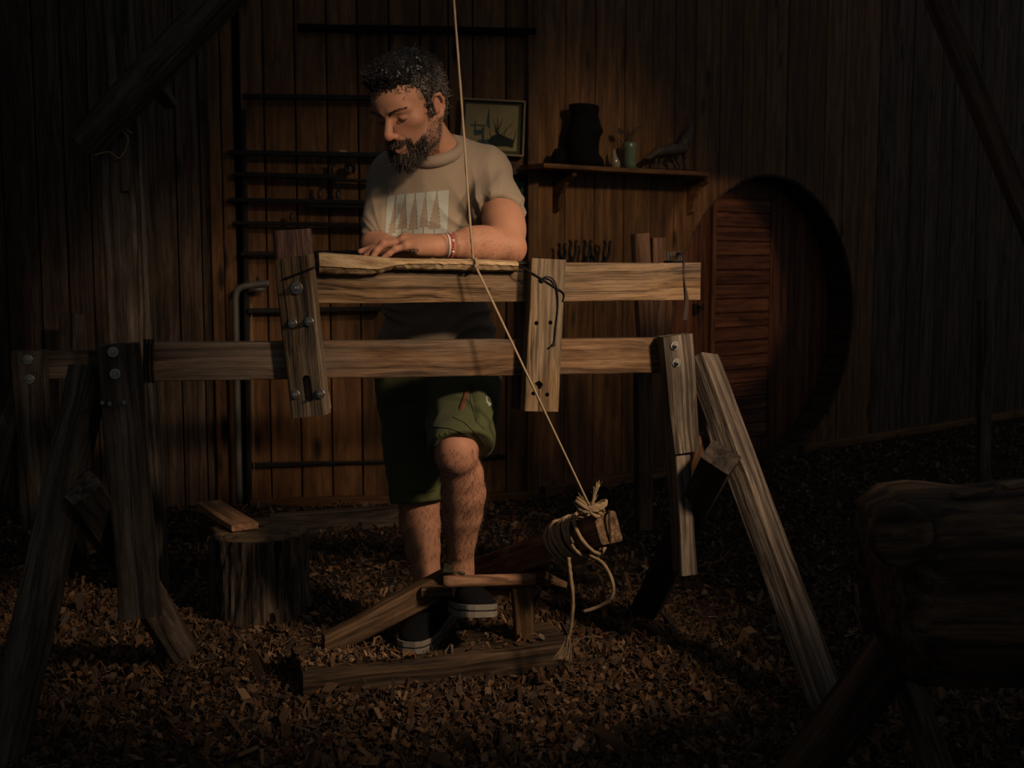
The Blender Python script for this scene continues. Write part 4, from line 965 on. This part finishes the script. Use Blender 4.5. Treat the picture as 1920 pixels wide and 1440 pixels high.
# hair: a bumpy cap with curls over it
hf = Field(np.arange(-.47, -.12, .003), np.arange(2.98, 3.36, .003), np.arange(1.36, 1.72, .003)); f = hf
E((0, .020, .058), (.082, .098, .079), .02); E((0, .060, .010), (.070, .048, .072), .03); E((-.004, -.052, .106), (.060, .038, .030), .03)
for sx in (-1, 1): Cc((sx * .075, -.012, .04), (sx * .076, -.014, -.012), .008, .005, .012)
# keep the face and ears clear
E((0, -.105, .030), (.070, .052, .047), .01, sub=True); E((0, -.08, -.05), (.1, .08, .07), .01, sub=True)
for sx in (-1, 1): E((sx * .088, .014, -.006), (.024, .026, .040), .006, sub=True); E((sx * .075, -.062, .035), (.03, .036, .05), .01, sub=True)
hv, hq = hf.mesh(); hn = normals(hv, hq)
hv = hv + hn * np.array([[.007 * noise.noise(tuple(p * 60)) + .004 * noise.noise(tuple(p * 130))] for p in hv])
HL = hv @ HI[:3, :3].T + HI[:3, 3]
def hcol(lp, R_=None, k=1.0):
    g = np.clip((lp[0] + .02) / .09, 0, 1) * np.clip((.11 - lp[2]) / .06, 0, 1); g = .5 * g * g
    if R_ is not None: g = np.clip(g + (.4 if R_.random() < .05 else 0) + (.45 * R_.random() if g > .1 else 0), 0, 1)
    return np.array((.011, .0095, .009)) * (1 - g) + np.array((.20, .175, .15)) * g
wmk('hair', hv, hq, M['hair'], root, origin=WMX['person'].translation, smooth=True, col=np.c_[np.array([hcol(l) * .3 for l in HL]), np.ones(len(HL))])
okh = np.flatnonzero(~((np.abs(HL[:, 0]) > .055) & (HL[:, 1] > -.012) & (HL[:, 1] < .045) & (HL[:, 2] < .036)))
sel = RNG.choice(okh, 1700, replace=False)
hp_ = hv[sel]; hd = hn[sel] * .55 + RNG.normal(size=(len(sel), 3)) * .55 + np.array((-.05, -.1, -.25))
strands('hair_curls', hp_ - hn[sel] * .002, hd, .0013, .018, .0060, M['hair'], lambda p, R_: hcol(HI[:3, :3] @ p + HI[:3, 3], R_), 11, 3)
# beard, moustache, brows, lashes
m_ = inh & (L[:, 1] < .012) & (L[:, 2] < -.03)
jaw = m_ & (L[:, 2] > -.125) & ((L[:, 2] < -.078) | ((np.abs(L[:, 0]) > .033) & (L[:, 2] < -.028 - .55 * np.maximum(0, -.01 - L[:, 1])) ))
must = inh & (L[:, 1] < -.08) & (L[:, 2] < -.0415) & (L[:, 2] > -.056) & (np.abs(L[:, 0]) < .03)
must |= inh & (L[:, 1] < -.07) & (L[:, 2] < -.045) & (L[:, 2] > -.085) & (np.abs(np.abs(L[:, 0]) - .030) < .005)
soul = inh & (L[:, 1] < -.07) & (L[:, 2] < -.074) & (L[:, 2] > -.09) & (np.abs(L[:, 0]) < .012)
def gro(mask, n, w_=None):
    ids = np.flatnonzero(mask); return RNG.choice(ids, min(n, len(ids)), replace=False)
def bcol(p, R_): 
    g = .8 if R_.random() < .16 else R_.random() * .12; return np.array((.012, .0098, .009)) * (1 - g) + np.array((.26, .22, .18)) * g
dn = np.array(HRM @ np.array((0, -.35, -1.)))
i1 = gro(jaw, 1700); front = np.clip((-.02 - L[i1, 1]) / .05, 0, 1)[:, None]
strands('beard', BV[i1], BN[i1] * .55 + dn * (.35 + .5 * front) + RNG.normal(size=(len(i1), 3)) * .22, .00042, .0062, .0005, M['hair'], bcol, 4, 4)
i1 = np.concatenate([gro(jaw & (L[:, 1] < -.045), 1300), gro(soul, 60)]); strands('beard_chin', BV[i1], BN[i1] * .45 + dn * .8 + RNG.normal(size=(len(i1), 3)) * .2, .0008, .021, .0026, M['hair'], bcol, 8, 5)
i1 = gro(must, 420); sd = np.sign(L[i1, 0])[:, None] * HRM[:, 0][None]
strands('moustache', BV[i1], BN[i1] * .4 + dn * .55 + sd * .5 + RNG.normal(size=(len(i1), 3)) * .12, .00075, .011, .001, M['hair'], bcol, 6, 6)
brow = np.zeros(len(V), bool)
for sx in (-1, 1):
    t_ = np.clip((sx * L[:, 0] - .010) / .042, 0, 1); zc = .0245 + .007 * np.sin(t_ * 2.3); brow |= inh & (sx * L[:, 0] > .010) & (sx * L[:, 0] < .052) & (np.abs(L[:, 2] - zc) < .0036 * (1.15 - .6 * t_)) & (L[:, 1] < -.04)
i1 = gro(brow, 360); sd = np.sign(L[i1, 0])[:, None] * HRM[:, 0][None]
strands('eyebrows', BV[i1], BN[i1] * .3 + sd * .9 + np.array(HRM @ np.array((0, 0, .15))) + RNG.normal(size=(len(i1), 3)) * .1, .0006, .008, 0, M['hair'], lambda p, R_: np.array((.012, .010, .009)), 4, 8)
V_, F_ = merge([tube_geo([hl(sx * (.0315 - .0125 * math.cos(a)), -.0862 - .0024 * math.sin(a) + .006 * max(0, -math.cos(a)), .0035 - .0030 * math.sin(a)) for a in np.linspace(.25, PI - .25, 12)], .0010, 5) for sx in (-1, 1)])
wmk('eyelashes', V_, F_, M['hair'], root, origin=WMX['person'].translation, col=np.tile((.008, .007, .007, 1), (len(V_), 1)))
# hair on shins and forearm
shin = (V[:, 2] > .25) & (V[:, 2] < .63) & (BN[:, 1] < .4); i1 = gro(shin, 2600)
strands('leg_hair', BV[i1], BN[i1] * .35 + np.array((0, 0, -1.)) + RNG.normal(size=(len(i1), 3)) * .35, .00035, .014, .001, M['hair'], lambda p, R_: np.array((.022, .014, .010)), 4, 9)
arm = (V[:, 0] > -.15) & (V[:, 2] > 1.08) & (V[:, 2] < 1.19) & (V[:, 1] < 3.12); i1 = gro(arm, 500)
strands('arm_hair', BV[i1], BN[i1] * .3 + np.array((-.7, 0, -.4)) + RNG.normal(size=(len(i1), 3)) * .3, .00022, .009, 0, M['hair'], lambda p, R_: np.array((.05, .03, .02)), 3, 10)

# T-shirt
def fold(V, N, amp, fn): return V + N * (amp * np.array([fn(p) for p in V]))[:, None]
sf = Field(axis((-.46, .0035), (.10, 0)), axis((3.06, .004), (3.62, 0)), axis((.80, .0045), (1.50, 0))); f = sf
low = [(W(820, 686, 3.4), (0, 0, -1))]
f.ell(W(814, 392, 3.325), (.158, .108, .175), .06).ell(W(818, 520, 3.35), (.150, .112, .19), .06)
f.cap(W(819, 560, 3.37), W(820, 700, 3.385), .085, .09, .08); f.ell(W(819, 640, 3.375), (.158, .118, .12), .05)
f.cap(W(745, 322, 3.36), W(900, 314, 3.30), .050, .050, .05); f.cap(nb + np.array((0, .018, .0)), W(908, 318, 3.31), .050, .050, .05); f.cap(nb + np.array((-.004, .018, .0)), W(738, 332, 3.36), .050, .050, .05)
sd1 = (el - sh) / np.linalg.norm(el - sh); hem1 = W(937, 402, 3.21); n1 = sd1 * .9 + np.array((-.25, 0, .0)); n1 /= np.linalg.norm(n1)
f.cap(W(915, 334, 3.29), W(940, 418, 3.17), .064, .062, .035, clip=[(hem1, n1)])
sd2 = (el2 - sh2) / np.linalg.norm(el2 - sh2); hem2 = W(704, 450, 3.245)
f.cap(W(728, 350, 3.36), W(706, 462, 3.235), .054, .043, .035, clip=[(hem2, sd2)])
f.ell(W(820, 742, 3.39), (.15, .105, .06), .01, sub=True)
# neck opening
f.ell(W(812, 340, 3.275), (.115, .062, .065), .05)
nc = np.array((-.20, -.45, .87)); nc /= np.linalg.norm(nc); nbc = W(816, 285, 3.262)
cx_ = Vector(nc).orthogonal().normalized(); cy_ = Vector(nc).cross(cx_)
f.chain([nbc + np.array(cx_ * math.cos(q) + cy_ * math.sin(q)) * .066 for q in np.linspace(0, 2 * PI, 61)], [.0085] * 61, .010)
f.cap(nbc - nc * .012, nbc + nc * .2, .0600, .066, .004, sub=True)
V, Q = sf.mesh(); N = normals(V, Q)
def shirtfold(p):
    a = noise.noise((p[0] * 9 + p[2] * 6, p[1] * 7, p[2] * 10 - p[0] * 5)); r = 1 - abs(noise.noise((p[0] * 7 - p[2] * 11, p[1] * 8, p[2] * 4 + 3)))*2
    low_ = max(0, min(1, (1.07 - p[2]) / .08)); r2 = 1 - 2 * abs(noise.noise((p[0] * 4, 2, p[2] * 22 + 2.5 * noise.noise((p[0] * 5, 0, 0)))))
    rt = max(0, min(1, (p[0] + .17) / .12)); r3 = 1 - 2 * abs(noise.noise((p[0] * 24 - p[2] * 9, 4, p[2] * 8)))
    pol = 0
    for ax_, az_, sg in ((-.06, 1.17, 1), (-.345, 1.16, -1)):
        dx, dz = p[0] - ax_, p[2] - az_; rho = math.hypot(dx, dz); th = math.atan2(dz, -sg * dx)
        pol += (1.3 if sg > 0 else .3) * math.exp(-(rho / .13) ** 2) * (1 - 2.6 * abs(noise.noise((th * 3.2 + sg * 5, rho * 5, sg))))
    return .35 * a + .35 * r + .9 * low_ * r2 + .3 * rt * r3 + pol
V = fold(V, N, .013, shirtfold)
shirt = wmk('t_shirt', V, Q, M['shirt'], root, origin=WMX['person'].translation, smooth=True)
tree = BVHTree.FromPolygons([tuple(p) for p in V], [tuple(q) for q in Q])
def ringtube(name, c, n, r, rad, flat=1.0, k=40):
    n = Vector(n).normalized(); x = n.orthogonal().normalized(); y = n.cross(x); c = Vector(c)
    g = tube_geo([c + (x * math.cos(a) + y * math.sin(a)) * r for a in np.linspace(0, 2 * PI, k)], rad, 8); return g
# tree print on the chest
GU, GVn = 170, 110; pc = [(726, 367), (842, 356), (838, 436), (721, 449)]; grid = {}; PV = []; PF = []
def intree(u, v):
    for uc, ub, vt, vb, hw in ((.145, .10, .06, .88, .050), (.295, .27, .02, .80, .068), (.455, .45, .0, .85, .068), (.62, .615, .0, .82, .062), (.805, .79, .0, .88, .088)):
        c = uc + (ub - uc) * v
        if abs(u - c) < .010: return True
        if vt < v < vb:
            s = (v - vt) / (vb - vt); saw = .72 + .28 * abs(((s * 9 + uc * 7) % 1) * 2 - 1)
            if abs(u - c) < 1.3 * hw * s ** .85 * saw: return True
    return False
for j in range(GVn + 1):
    for i in range(GU + 1):
        u = i / GU; v = j / GVn
        a = np.array(pc[0]) * (1 - u) + np.array(pc[1]) * u; c = np.array(pc[3]) * (1 - u) + np.array(pc[2]) * u; p = a * (1 - v) + c * v
        d = ray(*p).normalized(); hit = tree.ray_cast(CAM + d * 2.6, d, 1.5)
        if hit[0] is not None: grid[i, j] = len(PV); PV.append(hit[0] + (hit[1] if hit[1].y < 0 else -hit[1]) * .0009)
for j in range(GVn):
    for i in range(GU):
        u = (i + .5) / GU; v = (j + .5) / GVn
        if u < .04 and (v < .06 - 1.2 * u or v > .96 + u): continue
        if intree(u, v): continue
        if noise.noise((u * 60, v * 45, 2)) > .46 and u < .35 and v > .35: continue
        q = [(i, j), (i + 1, j), (i + 1, j + 1), (i, j + 1)]
        if all(k in grid for k in q):
            ids = [grid[k] for k in q]
            if max((PV[a] - PV[ids[0]]).length for a in ids) < .02: PF.append(tuple(ids[::-1]))
wmk('tree_print', PV, PF, M['print'], shirt, smooth=True)

# shorts
qf = Field(axis((-.44, .004), (.06, 0)), axis((2.88, .005), (3.62, 0)), axis((.34, .005), (.95, 0))); f = qf
hemL, hemR = W(858, 835, 3.055), W(788, 936, 3.37)
dL = (kL - hL) / np.linalg.norm(kL - hL); dR = (kR - hR) / np.linalg.norm(kR - hR)
nL = dL * .8 + np.array((.22, 0, -.75)); nL /= np.linalg.norm(nL); nR = dR + np.array((.05, 0, -.2)); nR /= np.linalg.norm(nR)
f.ell(W(822, 690, 3.395), (.165, .122, .10), .04)
hemL2 = W(866, 832, 3.03)
f.cap(W(868, 728, 3.36), W(862, 850, 3.02), .104, .084, .05, clip=[(hemL2, nL)]); f.cap(W(774, 728, 3.40), W(787, 960, 3.365), .104, .079, .05, clip=[(hemR, nR)])
V, Q = qf.mesh(); N = normals(V, Q)
V = fold(V, N, .006, lambda p: .7 * (1 - 2 * abs(noise.noise((p[0] * 10 + p[2] * 5, p[1] * 6, p[2] * 17 - p[0] * 7)))) + .4 * noise.noise((p[0] * 22, p[1] * 20, p[2] * 22)))
shorts = wmk('shorts', V, Q, M['shorts'], root, origin=WMX['person'].translation, smooth=True)
stree = BVHTree.FromPolygons([tuple(p) for p in V], [tuple(q) for q in Q])
def patch(name, pts, mat, th=.004, n=8, parent=None, tr_=None):
    P_ = {}; PV = []; PF = []; N_ = []
    for j in range(n + 1):
        for i in range(n + 1):
            u = i / n; v = j / n; a = np.array(pts[0]) * (1 - u) + np.array(pts[1]) * u; c = np.array(pts[3]) * (1 - u) + np.array(pts[2]) * u; p = a * (1 - v) + c * v
            d = ray(*p).normalized(); h = (tr_ or stree).ray_cast(CAM + d * 2.4, d, 1.5)
            if h[0] is None: continue
            edge = i in (0, n) or j in (0, n); P_[i, j] = len(PV); PV.append(h[0] + (h[1] if h[1].y < 0 else -h[1]) * (-.001 if edge else th))
    for j in range(n):
        for i in range(n):
            q = [(i, j), (i + 1, j), (i + 1, j + 1), (i, j + 1)]
            if all(k in P_ for k in q): PF.append(tuple(P_[k] for k in q))
    if PF: return wmk(name, PV, PF, mat, parent or shorts, smooth=True)
patch('cargo_pocket', [(884, 735), (931, 742), (917, 805), (893, 790)], M['shorts'], .012)
patch('pocket_flap', [(882, 730), (932, 735), (925, 772), (889, 764)], M['shorts'], .016)
patch('trim_strip', [(873, 727), (882, 727), (869, 771), (859, 771)], M['brownzip'], .004, 6)
patch('badge', [(903, 748), (913, 752), (914, 769), (904, 764)], M['print'], .019, 6); patch('badge_centre', [(905, 752), (911.5, 755), (912, 766), (906, 762)], M['shorts'], .0205, 6)
def seam(pts):
    out = []
    for x, y in pts:
        dd = ray(x, y).normalized(); h = stree.ray_cast(CAM + dd * 2.4, dd, 1.5)
        if h[0] is not None: out.append(h[0] - dd * .002)
    return out
def dense(pts, n=6): return [(pts[k][0] + (pts[k + 1][0] - pts[k][0]) * i / n, pts[k][1] + (pts[k + 1][1] - pts[k][1]) * i / n) for k in range(len(pts) - 1) for i in range(n)]
M['seam'] = plain('dark_olive_stitching', (.034, .041, .018), .9)
for sm in ([(884, 716), (882, 752), (893, 790), (912, 808)], [(879, 716), (876, 750), (884, 758)], [(850, 782), (870, 792), (895, 815), (912, 838)], [(812, 800), (840, 803), (870, 812), (900, 834)], [(893, 788), (903, 760), (925, 775)], [(720, 760), (780, 748), (800, 735)], [(758, 920), (800, 924), (822, 918)]):
    q = seam(dense(sm))
    if len(q) > 3: wmk('seam', *tube_geo(q, .0010, 5), M['seam'], shorts)
# bracelets
ba = (el - wr) / np.linalg.norm(el - wr)
g1 = ringtube('b', wr + ba * .008, ba, .0285, .0028); wmk('bracelet', *g1, M['whitebead'], root, smooth=True)
bx_ = Vector(ba).orthogonal().normalized(); by_ = Vector(ba).cross(bx_); gb = [[], []]
for i in range(26):
    a = 2 * PI * i / 26; c = Vector(wr + ba * .017) + (bx_ * math.cos(a) + by_ * math.sin(a)) * .0302
    gb[0 if i % 4 else 1].append(lathe_geo(c, UPV, [(-.0036, .0008), (-.0025, .0026), (0, .0036), (.0025, .0026), (.0036, .0008)], 8))
br = wmk('bead_bracelet', *merge(gb[0]), M['bead'], root, smooth=True); wmk('pale_beads', *merge(gb[1]), M['whitebead'], br, smooth=True)
# spiral tattoo on the edge of the hand
btree = BVHTree.FromPolygons([tuple(p) for p in BV], [tuple(q) for q in body.data.polygons and [tuple(p.vertices) for p in body.data.polygons]])
def onhand(x, y):
    d = ray(x, y).normalized(); h = btree.ray_cast(CAM + d * 2.6, d, 1.2); return h[0] - d * .0006 if h[0] else at(x, y, 3.02)
tg = []
for k, (cx, cy, r) in enumerate(((767, 469, 6), (775, 470, 7), (782, 470, 5))):
    tg.append(tube_geo([onhand(cx + (r * (1 - .09 * t)) * math.cos(t * .8 + k), cy + (r * .8 * (1 - .09 * t)) * math.sin(t * .8 + k)) for t in np.linspace(0, 9, 22)], .0007, 4))
wmk('tattoo', *merge(tg), M['ink'], root)

# shoes
def shoe(toe, heel, up_, sock_top):
    toe = Vector(toe); heel = Vector(heel); M_ = frame(heel, toe, Vector(up_).cross(toe - heel)); Lf = (toe - heel).length
    rings = []; xs = .5 - .5 * np.cos(np.linspace(0, PI, 30))
    hwd = lambda x: .049 * (np.interp(x, [0, .06, .2, .45, .7, .88, .97, 1], [.30, .66, .80, .82, 1.05, .94, .66, .26]))
    def outline(off, z): 
        A_ = [Vector((Lf * (x * 1.02 - .01), hwd(x) + off, z)) for x in xs]; return A_ + [Vector((p.x, -p.y, p.z)) for p in A_[::-1]]
    for i, x in enumerate(xs):
        h = np.interp(x, [0, .1, .3, .42, .6, .8, .95, 1], [.062, .070, .072, .070, .050, .038, .026, .016]); wv_ = hwd(x); R = []
        for k in range(14):
            a = PI * k / 13; R.append(Vector((Lf * x, wv_ * math.copysign(abs(math.cos(a)) ** .7, math.cos(a)), .026 + h * math.sin(a) ** .8)))
        rings.append(R)
    V, Fc = loft(rings); s_ = mk('shoe', V, Fc, M['shoe'], root, M_, smooth=True)
    for nm, z0, z1, off, mt in (('sole', 0, .015, .004, 'rubber'), ('sole_line', .015, .019, .0022, 'rubberline'), ('foxing', .019, .033, .004, 'rubber')):
        V, Fc = loft([outline(off - .001, z0), outline(off, z0 + .002), outline(off, z1 - .001), outline(off - .001, z1)]); mk(nm, V, Fc, M[mt], s_, M_)
    return s_
shoe(atz(768, 1226, .072), atz(840, 1150, .072) , (0, 0, 1), 0)
shoe(at(903, 1158, 2.99), at(862, 1146, 3.24), (.08, -.10, 1), 0)
g = lathe_geo(Vector(aL), Vector(W(866, 1020, 3.15) - aL).normalized(), [(-.04, .038), (-.02, .0375), (.004, .0365), (.008, .034)], 20); wmk('sock', *g, M['sock'], root, smooth=True)
# ------------------------------------------------------------------ wood chips on the ground
def chip_mat():
    t = NT('wood_chips'); a = t.n('ShaderNodeAttribute', attribute_name='Col'); v = t.coord(False); n = t.noise(v, 120, 3)
    t.l(t.mix(t.math('MULTIPLY', n, .7), a.outputs['Color'], (.02, .013, .009), 'MIX'), t.b.inputs['Base Color']); t.bump(n, .4, .002); return t.done(.85, .2)
M['chip'] = chip_mat()
PAL = np.array([(.20, .115, .055), (.16, .08, .036), (.10, .060, .034), (.25, .155, .085), (.06, .037, .023), (.13, .10, .075), (.11, .055, .026), (.035, .024, .017)])
def chips(n, pos, size, seed):
    R_ = np.random.default_rng(seed); L_ = size * R_.uniform(.5, 1.6, n); w_ = L_ * R_.uniform(.14, .5, n); t_ = R_.uniform(.001, .0035, n)
    base_ = np.array([(-1, -1, 0), (0, -1.15, 0), (1, -1, 0), (1, 1, 0), (0, 1.15, 0), (-1, 1, 0)], float); P_ = np.zeros((n, 12, 3))
    for s_ in (0, 1):
        q = np.repeat(base_[None], n, 0) * np.stack([L_ / 2, w_ / 2, t_], 1)[:, None]
        q[:, :, :2] += R_.normal(size=(n, 6, 2)) * (w_ * .12)[:, None, None] if s_ == 0 else 0
        if s_ == 0: keep = q.copy()
        else: q = keep.copy()
        bend = R_.normal(size=n) * np.where(R_.random(n) < .4, .6, .22) if s_ == 0 else bend
        q[:, (1, 4), 2] += (bend * L_)[:, None]; q[:, :, 2] += s_ * t_[:, None]; P_[:, s_ * 6:(s_ + 1) * 6] = q
    yaw = R_.uniform(0, 6.28, n); tx = R_.normal(size=n) * .55; ty = R_.normal(size=n) * .45
    c, s_ = np.cos(tx), np.sin(tx); y = P_[:, :, 1] * c[:, None] - P_[:, :, 2] * s_[:, None]; z = P_[:, :, 1] * s_[:, None] + P_[:, :, 2] * c[:, None]
    x = P_[:, :, 0]; c, s_ = np.cos(ty), np.sin(ty); x, z = x * c[:, None] + z * s_[:, None], -x * s_[:, None] + z * c[:, None]
    c, s_ = np.cos(yaw), np.sin(yaw); x, y = x * c[:, None] - y * s_[:, None], x * s_[:, None] + y * c[:, None]
    z = z - z.min(1)[:, None] * .75
    V = np.stack([x + pos[:, 0:1], y + pos[:, 1:2], z + pos[:, 2:3]], 2)
    fb_ = [(0, 5, 4, 1), (1, 4, 3, 2), (6, 7, 10, 11), (7, 8, 9, 10), (0, 1, 7, 6), (1, 2, 8, 7), (2, 3, 9, 8), (3, 4, 10, 9), (4, 5, 11, 10), (5, 0, 6, 11)]
    col = PAL[R_.integers(0, len(PAL), n)] * R_.uniform(.5, 1.3, (n, 1))
    return V, fb_, col
def bed(n, y0, y1, seed, half=.47):
    R_ = np.random.default_rng(seed); u = R_.random(n); y = np.sqrt(y0 ** 2 + (y1 ** 2 - y0 ** 2) * u); x = R_.uniform(-half, half, n) * y - .02
    keep = (y < 5.5 + .14 * x - .05) | ((x > .11) & (y < 5.535 + .839 * (x - .11) - .06)); x, y = x[keep], y[keep]
    pos = np.c_[x, y, [gz(a, c) + .001 for a, c in zip(x, y)]]
    dp = (pos[:, :2] - np.array((bp_l.x, bp_l.y))) @ np.array(((bp_r - bp_l).normalized().x, (bp_r - bp_l).normalized().y)); dq = (pos[:, :2] - np.array((bp_l.x, bp_l.y))) @ np.array((-(bp_r - bp_l).normalized().y, (bp_r - bp_l).normalized().x))
    on = (dp > .0) & (dp < (bp_r - bp_l).length) & (np.abs(dq) < .105); pos = pos[~on]
    st_ = np.hypot(pos[:, 0] - SC_.x, pos[:, 1] - SC_.y) < .15; return pos[~st_]
def chipbed(name, pos, size, seed):
    V, fb_, col = chips(len(pos), pos, size, seed); n = len(pos)
    Fc = (np.array(fb_)[None] + (np.arange(n) * 12)[:, None, None]).reshape(-1, 4)
    return mk(name, V.reshape(-1, 3), Fc, M['chip'], None, col=np.c_[np.repeat(col, 12, 0), np.ones(12 * n)])
tag(chipbed('wood_chip_litter', np.concatenate([bed(62000, 2.1, 3.9, 11), bed(36000, 3.7, 8.0, 12)]), .0225, 13), 'brown litter of wood chips covering the whole ground', 'wood chips', kind='stuff')
pos = bed(260, 2.45, 4.3, 21, .40); pos[:, 2] += .010
V, fb_, col = chips(len(pos), pos, .046, 22)
for i in range(len(pos)):
    o = mk('wood_chip', V[i] - pos[i], fb_, M['chip'], None, Matrix.Translation(Vector(pos[i])), col=np.c_[np.tile(np.minimum(col[i] * 1.25, 1), (12, 1)), np.ones(12)])
    tag(o, 'larger loose wood chip lying on top of the brown litter', 'wood chip', 'larger wood chips on the litter')
# shavings on the base plank
dU = (bp_r - bp_l).normalized(); dV = rz(dU, 90); n = 420; R_ = np.random.default_rng(5)
uu = np.concatenate([R_.normal(.16, .09, 250), R_.uniform(.02, .66, 170)]); vv = np.concatenate([R_.normal(-.03, .03, 250), R_.uniform(-.09, .09, 170)])
pos = np.array([tuple(bp_l + dU * float(np.clip(a, .01, .67)) + dV * float(np.clip(c, -.095, .095)) + UPV * .0365) for a, c in zip(uu, vv)])
o = chipbed('shavings', pos, .016, 6); tag(o, 'scatter of small pale shavings on the plank under the treadle', 'shavings', kind='stuff')
a = o.data.color_attributes['Col']; arr = np.empty(len(a.data) * 4, np.float32); a.data.foreach_get('color', arr); arr = arr.reshape(-1, 4); arr[:, :3] *= 1.7; a.data.foreach_set('color', arr.ravel())
